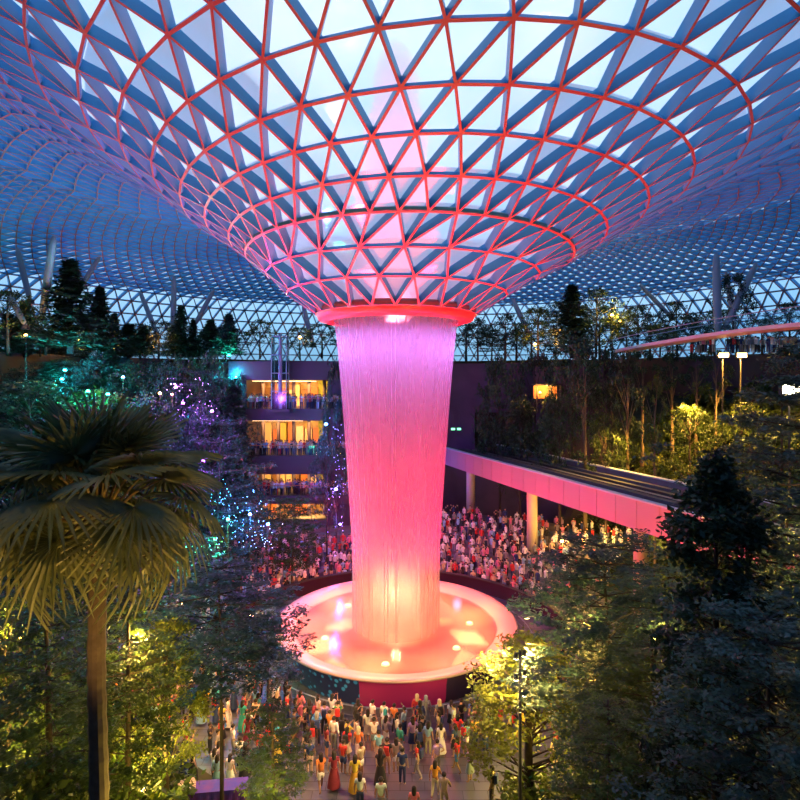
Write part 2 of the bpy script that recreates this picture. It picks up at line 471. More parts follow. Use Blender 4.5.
m = MB(); m.lathe([(8.45, 1.70), (8.85, 1.86), (8.95, 1.98), (8.85, 2.06), (8.5, 2.0), (7.6, 1.78), (7.3, 1.55)], n=128)
m.build('rim', mat('pool_rim', (0.40, 0.28, 0.26), 0.35), pool, True)
m = MB(); m.lathe([(7.35, 1.6), (6.6, 1.45), (5.2, 1.35), (3.6, 1.3), (0.01, 1.28)], n=96)
m.build('basin', mat('basin_floor', (0.34, 0.24, 0.18), 0.5, noise_scale=0.5, color2=(0.26, 0.18, 0.13)), pool, True)
mw = bpy.data.materials.new('pool_water'); mw.use_nodes = True; t = mw.node_tree; t.nodes.clear()
o_ = N(t, 'ShaderNodeOutputMaterial'); tr = N(t, 'ShaderNodeBsdfTransparent'); gl = N(t, 'ShaderNodeBsdfGlossy', Roughness=0.12)
nn = N(t, 'ShaderNodeTexNoise', Scale=1.6, Detail=3.0); bp = N(t, 'ShaderNodeBump', Strength=0.25)
tcx = N(t, 'ShaderNodeTexCoord'); t.links.new(tcx.outputs['Object'], nn.inputs['Vector']); t.links.new(nn.outputs['Fac'], bp.inputs['Height'])
fr = N(t, 'ShaderNodeFresnel', IOR=1.33); t.links.new(bp.outputs[0], gl.inputs['Normal']); t.links.new(bp.outputs[0], fr.inputs['Normal'])
mi = N(t, 'ShaderNodeMixShader'); t.links.new(fr.outputs[0], mi.inputs[0]); t.links.new(tr.outputs[0], mi.inputs[1]); t.links.new(gl.outputs[0], mi.inputs[2]); t.links.new(mi.outputs[0], o_.inputs[0])
m = MB(); m.lathe([(7.45, WL), (5, WL), (2.5, WL), (0.01, WL)], n=96); m.build('water_surface', mw, pool, True)
for k, (a, rr_) in enumerate(((1.15, 5.4), (2.35, 5.6), (3.5, 5.4), (4.6, 5.7), (5.6, 5.4), (0.1, 5.6))):
    m = MB(); m.lathe([(0.01, 0.12), (0.22, 0.12), (0.28, 0.0)], (rr_ * math.cos(a), rr_ * math.sin(a), 1.37), 16)
    m.build('pool_lamp', lamp_mat('pool_lamp', (1.0, 0.42, 0.10), 2.0), pool)

# ---------------------------------------------------------------- the waterfall
def water_mat(name, lo, hi, scale_z, sc):
    m = bpy.data.materials.new(name); m.use_nodes = True; t = m.node_tree; t.nodes.clear()
    o = N(t, 'ShaderNodeOutputMaterial')
    tc = N(t, 'ShaderNodeTexCoord'); mp = N(t, 'ShaderNodeMapping'); mp.inputs['Scale'].default_value = (sc, sc, scale_z)
    n1 = N(t, 'ShaderNodeTexNoise', Scale=1.0, Detail=2.0, Roughness=0.5)
    t.links.new(tc.outputs['Object'], mp.inputs[0]); t.links.new(mp.outputs[0], n1.inputs['Vector'])
    mr = N(t, 'ShaderNodeMapRange'); mr.inputs['From Min'].default_value = 0.32; mr.inputs['From Max'].default_value = 0.68
    mr.inputs['To Min'].default_value = lo; mr.inputs['To Max'].default_value = hi
    t.links.new(n1.outputs['Fac'], mr.inputs['Value'])
    d = N(t, 'ShaderNodeBsdfDiffuse'); d.inputs[0].default_value = (0.32, 0.32, 0.34, 1)
    tl = N(t, 'ShaderNodeBsdfTranslucent'); tl.inputs[0].default_value = (0.32, 0.32, 0.34, 1)
    ms = N(t, 'ShaderNodeMixShader'); ms.inputs[0].default_value = 0.5
    t.links.new(d.outputs[0], ms.inputs[1]); t.links.new(tl.outputs[0], ms.inputs[2])
    tr = N(t, 'ShaderNodeBsdfTransparent'); mi = N(t, 'ShaderNodeMixShader')
    t.links.new(mr.outputs[0], mi.inputs[0]); t.links.new(tr.outputs[0], mi.inputs[1]); t.links.new(ms.outputs[0], mi.inputs[2]); t.links.new(mi.outputs[0], o.inputs[0])
    return m
ZTOP = CAMZ + 4.75
def wr(z):     # radius of the falling sheet with height
    t = (ZTOP - z) / (ZTOP - WL)
    return 4.62 - 1.25 * min(1, t * 1.35) ** 0.75 - 0.12 * t
fall = thing('waterfall', 'tall pink-lit cylinder of falling water dropping from the oculus into the pool', 'waterfall', (CX, CY, 0))
for name, k, mt in (('outer_curtain', 1.0, water_mat('water_outer', 0.36, 0.56, 0.006, 4.2)), ('mid_curtain', 0.93, water_mat('water_mid', 0.3, 0.5, 0.006, 6.5)),
                    ('inner_curtain', 0.80, water_mat('water_inner', 0.25, 0.45, 0.006, 3.0)), ('core_curtain', 0.55, water_mat('water_core', 0.25, 0.55, 0.006, 3.0))):
    m = MB(); prof = [(wr(z) * k, z) for z in np.linspace(ZTOP, WL - 0.02, 24)]
    m.lathe(prof, n=128); m.build(name, mt, fall, True)
# single streams hanging from the nozzles
rs = random.Random(5)
m = MB()
for i in range(24):
    a = rs.uniform(0, 2 * PI); k = rs.uniform(0.97, 1.015); z1 = rs.uniform(WL, 14) if rs.random() < 0.6 else WL
    zz = np.linspace(ZTOP, z1, 7)
    m.tube([(wr(z) * k * math.cos(a), wr(z) * k * math.sin(a), z) for z in zz], [rs.uniform(0.006, 0.013)] * 7, 3, cap=False)
tag(m.build('stream', mat('stream_water', (0.45, 0.45, 0.5), 0.4, trans=0.4), fall), kind='stuff')
# spray skirt where the water lands
def spray_mat():
    m = bpy.data.materials.new('spray'); m.use_nodes = True; t = m.node_tree; t.nodes.clear()
    o = N(t, 'ShaderNodeOutputMaterial'); v = N(t, 'ShaderNodeVolumeScatter'); v.inputs['Density'].default_value = 0.13; v.inputs['Anisotropy'].default_value = 0.1
    t.links.new(v.outputs[0], o.inputs['Volume']); return m
m = MB(); m.lathe([(0.01, WL + 0.05), (5.4, WL + 0.05), (4.6, WL + 0.5), (3.9, WL + 1.1), (3.3, WL + 2.0), (2.6, WL + 4.0), (0.01, WL + 6)], n=48)
m.build('spray', spray_mat(), fall)

# volume added in the funnel for the waterfall's reflection in the glass
def reflection_mat():
    m = bpy.data.materials.new('glass_reflection'); m.use_nodes = True; t = m.node_tree; t.nodes.clear()
    o = N(t, 'ShaderNodeOutputMaterial'); v = N(t, 'ShaderNodeVolumeScatter'); v.inputs['Density'].default_value = 0.38; v.inputs['Anisotropy'].default_value = 0.0
    t.links.new(v.outputs[0], o.inputs['Volume']); return m
m = MB(); m.lathe([(0.01, ZTOP), (4.4, ZTOP), (4.3, ZTOP + 3), (4.0, ZTOP + 5), (2.9, ZTOP + 7.5), (3.1, ZTOP + 9.5), (2.3, ZTOP + 12.0), (2.5, ZTOP + 14), (1.7, ZTOP + 16.5), (1.8, ZTOP + 18), (1.2, ZTOP + 20), (0.01, ZTOP + 21.5)], n=32)
mo = m.build('reflection_volume', reflection_mat()); mo.location = (CX, CY, 0)
tag(mo, 'pink volume added inside the glass funnel for the reflection of the waterfall', 'glass_reflection', kind='stuff')
light('volume_fill_spot', 'SPOT', (CX, CY, ZTOP - 2.0), 220000, (1.0, 0.14, 0.2), 0.5, (CX, CY, 60), 50, 0.8)  # added pink spot without a fixture, tints the volume from below
for k in range(4):  # more added spots inside the funnel, for the upper part of the volume
    a = PI / 4 + PI / 2 * k
    light('volume_fill_spot', 'SPOT', (CX + 11 * math.cos(a), CY + 11 * math.sin(a), CAMZ + 10.5), 40000, (1.0, 0.10, 0.16), 0.4, (CX, CY, CAMZ + 17), 75, 1.0)

# railing round the pool
rl = thing('pool_railing', 'thin metal railing circling the raised pool in front of the crowd', 'railing', (CX, CY, 0))
m = MB(); n = 120
m.tube([(10.1 * math.cos(2 * PI * i / n), 10.1 * math.sin(2 * PI * i / n), 1.1) for i in range(n + 1)], 0.035, 6, cap=False)
m.build('handrail', M_STEEL_W, rl)
m = MB(); m.tube([(10.1 * math.cos(2 * PI * i / n), 10.1 * math.sin(2 * PI * i / n), 0.55) for i in range(n + 1)], 0.015, 5, cap=False)
m.build('mid_rail', M_STEEL_W, rl)
pm = None
for i in range(40):
    a = 2 * PI * i / 40
    if pm is None: pm = MB().tube([(0, 0, -0.0), (0, 0, 1.1)], 0.025, 6).mesh('post', M_STEEL_W)
    o = link('post', pm, rl); o.location = (10.1 * math.cos(a), 10.1 * math.sin(a), 0)
# dark glazed balustrade of the far walkway
bl = thing('curved_balustrade', 'dark curved balustrade wall behind the pool holding back the crowd', 'balustrade', (CX, CY, 0))
m = MB(); m.lathe([(13.2, 0), (13.35, 0), (13.35, 1.25), (13.2, 1.25)], n=60, a0=math.radians(8), a1=math.radians(205), closed=True)
m.build('panel', mat('dark_glazed_panel', (0.03, 0.012, 0.02), 0.15), bl)
m = MB(); m.lathe([(13.1, 1.25), (13.45, 1.25), (13.45, 1.33), (13.1, 1.33)], n=60, a0=math.radians(8), a1=math.radians(205), closed=True)
m.build('top_rail', M_DARK, bl)
# tiered standing steps behind it
st = bpy.data.objects.new('terrace_floor', None); COL.objects.link(st); st.location = (CX, CY, 0); st['kind'] = 'structure'
STEPS = [(14.2, 0.35), (16.0, 0.75), (17.8, 1.15), (19.6, 1.55), (21.4, 1.95), (23.2, 2.35), (25, 2.75), (27.0, 3.15)]
for i, (r_, z) in enumerate(STEPS):
    r2 = STEPS[i + 1][0] if i + 1 < len(STEPS) else 30.5
    m = MB(); m.lathe([(r_, -0.05), (r2 + 0.01, -0.05), (r2 + 0.01, z), (r_, z)], n=70, a0=math.radians(35), a1=math.radians(160), closed=True)
    m.build('tread', M_CONC, st)
def stepz(x, y):
    r = math.hypot(x - CX, y - CY); a = math.degrees(math.atan2(y - CY, x - CX))
    z = 0
    if 35 <= a <= 160:
        for r_, zz in STEPS:
            if r >= r_: z = zz
        if r > 30.5: z = 0
    return max(z, H(x, y), 0)

# ---------------------------------------------------------------- balcony building on the far side
M_GOLD = mat('warm_wall', (0.62, 0.44, 0.20), 0.7, noise_scale=1.2, color2=(0.35, 0.20, 0.08))
M_GREENW = mat('green_wall_plants', (0.30, 0.30, 0.04), 0.8, noise_scale=2.5, color2=(0.10, 0.13, 0.02))
bb = thing('balcony_building', 'dark building with stacked gold-lit balconies beside the falling water', 'building', (0, 0, 0))
YB = 66.0
def bx_(m, x0, x1, y0, y1, z0, z1, mi=0): m.box(((x0 + x1) / 2, (y0 + y1) / 2, (z0 + z1) / 2), (x1 - x0, y1 - y0, z1 - z0), 0, mi)
lev = [(22.3, 20.1, 13.0), (16.7, 15.3, 12.6), (11.2, 9.0, 12.4), (6.5, 5.5, 12.0)]   # fascia top, bottom
XL, XR = -18.2, -6.0
for i, (zt, zb, _) in enumerate(lev):
    m = MB(); bx_(m, XL - (2 if i == 0 else 0), XR, YB, YB + 9, zb, zt); m.build('slab', M_FASCIA, bb)
m = MB(); bx_(m, XL - 2, XR, YB + 8.9, YB + 9.4, 0, 20.2); m.build('rear_wall', M_GOLD, bb)
m = MB(); bx_(m, XL - 0.6, XL, YB + 0.5, YB + 9, 0, 22.2); m.build('side_wall', M_FASCIA, bb)
m = MB(); bx_(m, XR - 2.6, XR, YB + 0.8, YB + 9, 0, 22.2); m.build('side_wall', M_WALLP, bb)
levels_floor = [16.7, 11.2, 6.5]
mb_glass = M_GLASS
for i, z in enumerate(levels_floor):
    m = MB(); bx_(m, XL, XR, YB + 0.02, YB + 0.08, z, z + 1.15); m.build('glass_balustrade', M_GLASS, bb)
    m = MB(); m.tube([(XL, YB + 0.05, z + 1.18), (XR, YB + 0.05, z + 1.18)], 0.04, 6); m.build('handrail', mat('copper_rail', (0.5, 0.2, 0.1), 0.4), bb)
    # green wall bay at the end of each level
    m = MB(); bx_(m, XR - 4.6 , XR - 2.7, YB + 6.9, YB + 8.8, z, z + 4.0); m.build('planted_wall', M_GREENW, bb)
# shopfront strips: light coffers on the top interior, columns
for i, (z0, z1) in enumerate(((18.4, 20.0), (13.3, 15.2), (7.8, 8.9))):
    for k in range(3):
        m = MB(); bx_(m, XL + 0.3, XR - 4.8 - (0 if i == 0 else 1.0), YB + 2.0 + 2.0 * k, YB + 2.35 + 2.0 * k, z1 - 0.06, z1 + 0.0)
        m.build('ceiling_strip', lamp_mat('strip_glow', (1.0, 0.56, 0.20), 5.0), bb)
for x in np.linspace(XL + 1, XR - 3.5, 5):
    m = MB(); m.tube([(x, YB + 4.5, 0), (x, YB + 4.5, 20.2)], 0.22, 10); m.build('column', M_FASCIA, bb)
for i, z in enumerate((19.4, 14.6, 8.5, 4.8)):
    for x in (-16.0, -11.5):
        light('shop_light', 'AREA', (x, YB + 4.0, z), (900, 600, 600, 900)[i], (1.0, 0.50, 0.12), target=(x, YB + 7.5, z - 4), size=3.0)
# display shelves of the shops: bright lit bays
m_sh = [mat('shop_bay_%s' % n_, c_, 0.6) for n_, c_ in (('cream', (0.8, 0.6, 0.35)), ('rust', (0.6, 0.18, 0.06)), ('olive', (0.5, 0.42, 0.08)), ('brown', (0.25, 0.12, 0.05)))]
rs = random.Random(11)
for zf, hh in ((16.7, 3.0), (11.2, 3.6), (6.5, 2.2), (2.6, 2.6)):
    x = XL + 0.3
    while x < XR - 5.0:
        wd = rs.uniform(0.7, 1.5); m = MB(); bx_(m, x, x + wd * 0.8, YB + 8.0, YB + 8.8, zf, zf + rs.uniform(0.6, 1) * hh)
        m.build('shop_bay', m_sh[rs.randrange(4)], bb); x += wd

# glass lift tower in front of the building
lt = thing('glass_lift_tower', 'slim glass lift tower with a pale central mast rising before the top balcony', 'lift tower', (-13.9, YB - 0.9, 16.72))
m = MB(); bx_(m, -1.3, 1.3, -1.1, 0.9, -0.35, 0.0); m.build('landing', M_FASCIA, lt)
m = MB(); m.tube([(0, 0, 0), (0, 0, 8.7)], 0.22, 10); m.build('mast', mat('lift_mast', (0.55, 0.5, 0.6), 0.35), lt)
for sx in (-0.85, 0.85):
    for sy in (-0.7, 0.7):
        m = MB(); m.tube([(sx, sy, 0), (sx, sy, 8.5)], 0.06, 6); m.build('corner_post', M_STEEL_W, lt)
m = MB(); bx_(m, -0.85, 0.85, -0.72, -0.68, 0, 8.5); bx_(m, -0.87, -0.83, -0.7, 0.7, 0, 8.5); bx_(m, 0.83, 0.87, -0.7, 0.7, 0, 8.5)
m.build('glass_cladding', M_GLASS, lt)
for z in np.arange(2, 8.5, 2.1):
    m = MB(); bx_(m, -0.88, 0.88, -0.74, 0.74, z, z + 0.1); m.build('ring_beam', M_STEEL_W, lt)

# ---------------------------------------------------------------- elevated train track
tk = thing('elevated_train_track', 'elevated train viaduct with smooth pink-lit side panels and dark twin track bed', 'train track', (0, 0, 0))
A0 = np.array([6.0, 76.6]); A1 = np.array([24.9, 20.0])
dv = (A1 - A0) / np.linalg.norm(A1 - A0); nv = np.array([-dv[1], dv[0]])   # nv points to the far side (+x)
if nv[0] < 0: nv = -nv
LT = np.linalg.norm(A1 - A0)
ZD = 10.9
def tbox(m, s0, s1, o0, o1, z0, z1, mi=0):
    c = [A0 + dv * s + nv * o for s, o in ((s0, o0), (s1, o0), (s1, o1), (s0, o1))]
    v = [(p[0], p[1], z0) for p in c] + [(p[0], p[1], z1) for p in c]
    m.add(v, [(0, 3, 2, 1), (4, 5, 6, 7), (0, 1, 5, 4), (1, 2, 6, 5), (2, 3, 7, 6), (3, 0, 4, 7)], mi)
m = MB(); tbox(m, 0, LT, 0.25, 8.3, ZD - 1.6, ZD - 0.9); m.build('deck', M_CONC, tk)
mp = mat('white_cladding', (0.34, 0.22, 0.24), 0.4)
ns_ = 26
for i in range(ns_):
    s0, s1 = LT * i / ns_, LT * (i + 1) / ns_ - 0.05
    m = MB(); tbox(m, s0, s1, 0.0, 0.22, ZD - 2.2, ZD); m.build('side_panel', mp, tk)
m = MB(); tbox(m, 0, LT, -0.08, 0.5, ZD + 0.002, ZD + 0.12); m.build('parapet_cap', mat('parapet_cap', (0.38, 0.42, 0.50), 0.4), tk)
m = MB(); tbox(m, 0, LT, 8.1, 8.5, ZD - 2.2, ZD + 0.1); m.build('far_parapet', M_CONC, tk)
m = MB(); tbox(m, 0, LT, 8.0, 8.6, ZD + 0.1, ZD + 0.22); m.build('far_cap', mat('parapet_cap', (0.38, 0.42, 0.50), 0.4), tk)
for o_ in (1.3, 2.9, 5.2, 6.8):
    m = MB(); tbox(m, 0, LT, o_, o_ + 0.55, ZD - 0.9, ZD - 0.25); m.build('running_beam', mat('track_black', (0.018, 0.018, 0.024), 0.5), tk)
m = MB(); tbox(m, 0, LT, 0.5, 8.1, ZD - 0.9, ZD - 0.85); m.build('bed', mat('track_black', (0.018, 0.018, 0.024), 0.5), tk)
for o_ in (2.3, 6.2):
    m = MB(); tbox(m, 0, LT, o_, o_ + 0.16, ZD - 0.85, ZD - 0.1); m.build('guide_rail', mat('rail_steel', (0.05, 0.055, 0.07), 0.6), tk)
m = MB(); tbox(m, 0, LT, 4.2, 4.7, ZD - 0.85, ZD - 0.35); m.build('cable_tray', mat('tray_grey', (0.08, 0.085, 0.1), 0.5), tk)
for i, (x, y) in enumerate(((13.9, 59.0), (18.9, 44.0), (9.2, 73.0), (23.9, 29.5))):
    m = MB(); m.tube([(x, y, -0.1), (x, y, 8.3), (x, y, 8.95)], [0.56, 0.56, 0.95], 20)
    m.build('pier', mat('pier_concrete', (0.42, 0.36, 0.30), 0.7), tk, True)
# red-pink wash on the panels from lamps on the plaza
for i, s in enumerate(np.linspace(2, 50, 7)):
    p = A0 + dv * s - nv * 7.0
    light('track_wash', 'SPOT', (p[0], p[1], 4.5 if i else 4.5), 4800 if i > 1 else 2800, (1.0, 0.008, 0.035) if i > 0 else (0.35, 0.08, 1.0), 0.2, (A0 + dv * (s + 1)).tolist() + [ZD - 1.2], 95, 1.0)

# ---------------------------------------------------------------- canopy bridge, upper right
cb = thing('canopy_bridge', 'slender pale curved footbridge with glass sides crossing above the hillside', 'footbridge', (0, 0, 0))
path = []
for t_ in np.linspace(0, 1, 22):
    d = 62 - 27 * t_
    u = 622 + 190 * t_ + 50 * t_ * t_
    z = 23.35 + 0.75 * math.sin(PI * min(1, t_ * 0.9)) ** 0.8
    path.append(np.array([(u - 400) / F * d, d, z]))
def ribbon(m, path, o0, o1, z0, z1):
    L = []
    for i, p in enumerate(path):
        tt = path[min(i + 1, len(path) - 1)] - path[max(i - 1, 0)]; tt[2] = 0; tt = tt / np.linalg.norm(tt)
        nn_ = np.array([-tt[1], tt[0], 0])
        L += [p + nn_ * o0 + (0, 0, z0), p + nn_ * o1 + (0, 0, z0), p + nn_ * o1 + (0, 0, z1), p + nn_ * o0 + (0, 0, z1)]
    fs = []
    for i in range(len(path) - 1):
        a = i * 4
        for q in ((0, 1, 5, 4), (1, 2, 6, 5), (2, 3, 7, 6), (3, 0, 4, 7)): fs.append(tuple(a + z for z in q))
    k = (len(path) - 1) * 4
    fs += [(0, 3, 2, 1), (k, k + 1, k + 2, k + 3)]
    m.add(L, fs)
m = MB(); ribbon(m, path, -1.1, 1.1, -0.30, 0.0); m.build('deck', mat('bridge_white', (0.55, 0.50, 0.50), 0.4), cb)
for o_ in (-1.08, 1.04):
    m = MB(); ribbon(m, path, o_, o_ + 0.04, 0.003, 1.1); m.build('glass_side', mat_clear(), cb)
    m = MB(); ribbon(m, path, o_ - 0.03, o_ + 0.07, 1.1, 1.17); m.build('handrail', M_STEEL_W, cb)

# ---------------------------------------------------------------- roof props (slanting steel columns)
props = []
def prop(u0, v0, d0, u1, v1, d1, r, label, grp=None):
    a, b = P(u0, v0, d0), P(u1, v1, d1)
    t_ = thing('roof_prop', label, 'column', a, 0, grp)
    b = b - a
    m = MB(); m.tube([(0, 0, 0), tuple(b * 0.12), tuple(b * 0.5), tuple(b * 0.9), tuple(b)], [r * 0.6, r, r * 1.15, r, r * 0.5], 12)
    m.build('shaft', M_STEEL_W, t_, True)
    m = MB(); m.tube([(0, 0, -0.35), (0, 0, 0.05)], [r * 1.6, r * 1.3], 10); m.build('foot', M_DARK, t_)
# (u,v,depth) foot then head
for pp in (
    (42, 318, 62, 54, 236, 58, 0.36, 'thick grey roof column leaning slightly beside the tall conifer'),
    (30, 300, 64, 17, 248, 66, 0.30, 'short blue-lit roof column leaning outward near the dome wall'),
    (26, 326, 60, 6, 290, 62, 0.28, 'thin roof column slanting down behind the yellow-lit trees'),
    (74, 298, 72, 100, 256, 74, 0.28, 'pale slanting roof column right behind the tall conifer'),
    (158, 336, 78, 140, 292, 82, 0.30, 'slanting steel roof column beside the upright one, leaning towards the conifer'),
    (173, 350, 76, 174, 276, 78, 0.34, 'upright steel roof column standing alone in the dome wall'),
    (194, 326, 80, 214, 290, 84, 0.30, 'steel roof column leaning away from the upright column'),
    (313, 345, 80, 303, 305, 82, 0.32, 'steel roof column leaning beside the funnel collar'),
    (528, 332, 78, 512, 298, 80, 0.32, 'steel roof column leaning by the trees past the funnel collar'),
    (718, 335, 58, 716, 254, 60, 0.36, 'upright roof column rising behind the footbridge'),
    (726, 326, 58, 756, 264, 60, 0.32, 'slanting roof column making a V with the upright one by the footbridge'),
    (735, 330, 70, 726, 272, 72, 0.26, 'thin blue roof column just behind the V of columns'),
    (672, 318, 76, 640, 285, 80, 0.28, 'slanting roof column behind the round trees before the footbridge')):
    prop(*pp)
# ---------------------------------------------------------------- plants
def leaves(centers, spread, n_per, size, rs, flat=0.5, long=1.6):
    """n_per small pointed leaves scattered round each centre -> (n,4,3) quads"""
    c = np.repeat(np.asarray(centers, float), n_per, 0); n = len(c)
    sp = np.asarray(spread, float)
    if sp.ndim == 2: sp = np.repeat(sp, n_per, 0)
    p = c + rs.normal(size=(n, 3)) * sp * 0.55
    a = rs.uniform(0, 2 * PI, n); el = rs.normal(0, 1, n) * (1 - flat) * 0.9 - 0.15
    d = np.stack([np.cos(a) * np.cos(el), np.sin(a) * np.cos(el), np.sin(el)], 1)
    up = rs.normal(size=(n, 3)) * (1 - flat) + np.array([0, 0, 1.0])
    sd = np.cross(d, up); sd /= np.linalg.norm(sd, axis=1)[:, None] + 1e-9
    s = (size * rs.uniform(0.6, 1.35, n))[:, None]
    return np.stack([p, p + d * s * long * 0.5 + sd * s * 0.42, p + d * s * long, p + d * s * long * 0.5 - sd * s * 0.42], 1)

def tree_layered(rs, h=10.0, w=4.0, first=0.3, tiers=9, leaf=0.16, dens=26, thick=0.10, open_=1.0, tk_=1.0):
    """horizontal branching tree with flat leaf sprays in tiers"""
    tr = MB(); br = MB(); cs = []
    lean = rs.normal(0, 0.03, 2)
    pts = [(lean[0] * z * (z / h), lean[1] * z * (z / h), z) for z in np.linspace(0, h * 0.97, 7)]
    tr.tube(pts, [tk_ * 0.15 * h / 10 * (1 - 0.8 * i / 6) + 0.02 for i in range(7)], 8)
    for t in range(tiers):
        q = first + (1 - first) * (t + 0.3 * rs.random()) / tiers
        z = h * q; prof = math.sin(PI * min(1.0, 0.22 + 0.78 * (q - first) / (1 - first)) ** 1.0)
        R = w * (0.35 + 0.65 * prof) * rs.uniform(0.8, 1.1)
        nb = int(rs.integers(5, 8)); a0 = rs.uniform(0, 2 * PI)
        for b in range(nb):
            a = a0 + 2 * PI * b / nb + rs.normal(0, 0.2); L = R * rs.uniform(0.7, 1.1); rise = rs.uniform(0.02, 0.16)
            e = np.array([math.cos(a), math.sin(a), 0])
            p0 = np.array([lean[0] * z * q, lean[1] * z * q, z]); bp = [p0 + e * L * k + np.array([0, 0, rise * L * k]) for k in (0, 0.5, 1)]
            br.tube(bp, [0.03 * h / 10, 0.018 * h / 10, 0.008], 4, cap=False)
            ncl = max(3, int(L / w * 8))
            for k in range(ncl):
                kk = 0.25 + 0.75 * (k + rs.random()) / ncl
                side = rs.normal(0, 0.17 + 0.16 * kk) * L * open_
                c = p0 + e * L * kk + np.array([-e[1], e[0], 0]) * side + np.array([0, 0, rise * L * kk + rs.normal(0, 0.05)])
                cs.append(c)
    f = MB(); f.quads(leaves(cs, (0.36 * w / 4, 0.36 * w / 4, thick), dens, leaf, rs, flat=0.72))
    return tr, br, f

def tree_round(rs, h=10.0, w=3.5, first=0.35, n=60, leaf=0.2, dens=45, shape=1.0):
    tr = MB(); br = MB(); cs = []
    tr.tube([(0, 0, 0), (0.05, 0.02, h * 0.3), (0.0, 0.08, h * 0.62), (0.05, 0, h * 0.85)], [0.2 * h / 10, 0.16 * h / 10, 0.1 * h / 10, 0.03], 8)
    for i in range(n):
        a = rs.uniform(0, 2 * PI); q = rs.random() ** 0.8; zz = first + (1 - first) * q
        R = w * math.sqrt(max(0.02, 1 - (2 * q - 0.8) ** 2 / 1.5)) * rs.uniform(0.35, 1) ** 0.6
        c = np.array([R * math.cos(a), R * math.sin(a), h * zz * 0.97]); cs.append(c)
        if i % 3 == 0:
            z0 = h * max(0.2, zz - 0.22); br.tube([(0, 0, z0), c * np.array([0.5, 0.5, 0]) + np.array([0, 0, (z0 + c[2]) / 2 + 0.1]), c], [0.05 * h / 10, 0.03 * h / 10, 0.01], 4, cap=False)
    f = MB(); f.quads(leaves(cs, (0.5 * w / 3.5, 0.5 * w / 3.5, 0.38 * w / 3.5), dens, leaf, rs, flat=0.3))
    return tr, br, f

def tree_spire(rs, h=11.0):
    tr = MB(); br = MB(); cs = []
    tr.tube([(0, 0, 0), (0, 0, h * 0.5), (0, 0, h * 0.98)], [0.14, 0.08, 0.015], 7)
    for i in range(230):
        q = rs.random() ** 0.85; a = rs.uniform(0, 2 * PI)
        R = (1.9 * (1 - q) ** 0.55 if q < 0.72 else 0.62 + 0.35 * math.sin((q - 0.72) * 16)) * rs.uniform(0.3, 1.05) ** 0.5
        if q > 0.93: R *= 0.4
        c = np.array([R * math.cos(a), R * math.sin(a), h * (0.03 + 0.96 * q)]); cs.append(c)
        if i % 3 == 0: br.tube([(0, 0, c[2] - 0.3), c * (0.6, 0.6, 1) - (0, 0, 0.1), c], [0.03, 0.02, 0.008], 4, cap=False)
    f = MB(); f.quads(leaves(cs, (0.26, 0.26, 0.24), 75, 0.115, rs, flat=0.3))
    return tr, br, f

def tree_conifer(rs, h=12.0, w=2.4, first=0.10, whorls=26, leaf=0.19, dens=13):
    tr = MB(); br = MB(); cs = []; sp = []
    tr.tube([(0, 0, 0), (0, 0, h * 0.5), (0, 0, h)], [0.17 * h / 12, 0.10 * h / 12, 0.015], 7)
    for t in range(whorls):
        q = first + (1 - first) * t / whorls; z = h * q; R = w * (1 - q) ** 1.05 * rs.uniform(0.6, 1.25) + 0.05
        nb = 6
        for b in range(nb):
            a = 2 * PI * b / nb + t * 0.7 + rs.normal(0, 0.2); e = np.array([math.cos(a), math.sin(a), 0]); L = R * rs.uniform(0.55, 1.2)
            tip = np.array([0, 0, z]) + e * L + np.array([0, 0, (0.25 * q - 0.1) * L])
            br.tube([(0, 0, z), tuple(np.array([0, 0, z - 0.05]) + e * L * 0.5), tuple(tip)], [0.03, 0.02, 0.008], 3, cap=False)
            for k in range(4):
                cs.append(np.array([0, 0, z]) + (tip - np.array([0, 0, z])) * (0.3 + 0.23 * k)); kk = 0.05 + 0.26 * (1 - q) ** 0.7; sp.append((kk, kk, 0.07))
    for z in np.linspace(0.9, 1.0, 6): cs.append(np.array([0, 0, h * z])); sp.append((0.05, 0.05, 0.12))
    f = MB(); f.quads(leaves(cs, np.array(sp), dens, leaf, rs, flat=0.45, long=1.8))
    return tr, br, f

def shrub(rs, h=1.6, w=1.2, leaf=0.16, n=26, dens=26):
    br = MB(); cs = []
    for i in range(n):
        a = rs.uniform(0, 2 * PI); r = w * math.sqrt(rs.random()); z = h * (0.25 + 0.7 * rs.random() * math.sqrt(max(0.05, 1 - (r / w) ** 2)))
        c = np.array([r * math.cos(a), r * math.sin(a), z]); cs.append(c)
        if i % 3 == 0: br.tube([(0, 0, -0.1), c * 0.6, c], [0.03, 0.02, 0.01], 3, cap=False)
    f = MB(); f.quads(leaves(cs, (0.26, 0.26, 0.2), dens, leaf, rs, flat=0.3))
    return br, f

RS = np.random.default_rng(4)
PROTO = {}
def reg_proto(key, t3, mats):
    PROTO[key] = (t3[0].mesh(key + '_trunk', mats[0], True), t3[1].mesh(key + '_branch', mats[0]), t3[2].mesh(key + '_leaf', mats[1]))
for i in range(2):
    reg_proto(f'layer_blue{i}', tree_layered(RS, leaf=0.15), (M_BARK_D, LEAF['blue']))
    reg_proto(f'layer_green{i}', tree_layered(RS, leaf=0.17), (M_BARK, LEAF['green']))
    reg_proto(f'round_dark{i}', tree_round(RS), (M_BARK_D, LEAF['dark']))
    reg_proto(f'round_green{i}', tree_round(RS), (M_BARK, LEAF['green']))
    reg_proto(f'round_lime{i}', tree_round(RS, leaf=0.17), (M_BARK, LEAF['lime']))
    reg_proto(f'round_blue{i}', tree_round(RS, leaf=0.17), (M_BARK_D, LEAF['blue']))
    reg_proto(f'conifer_dark{i}', tree_conifer(RS), (M_BARK_D, LEAF['dark']))
    reg_proto(f'conifer_green{i}', tree_conifer(RS), (M_BARK_D, LEAF['blue']))
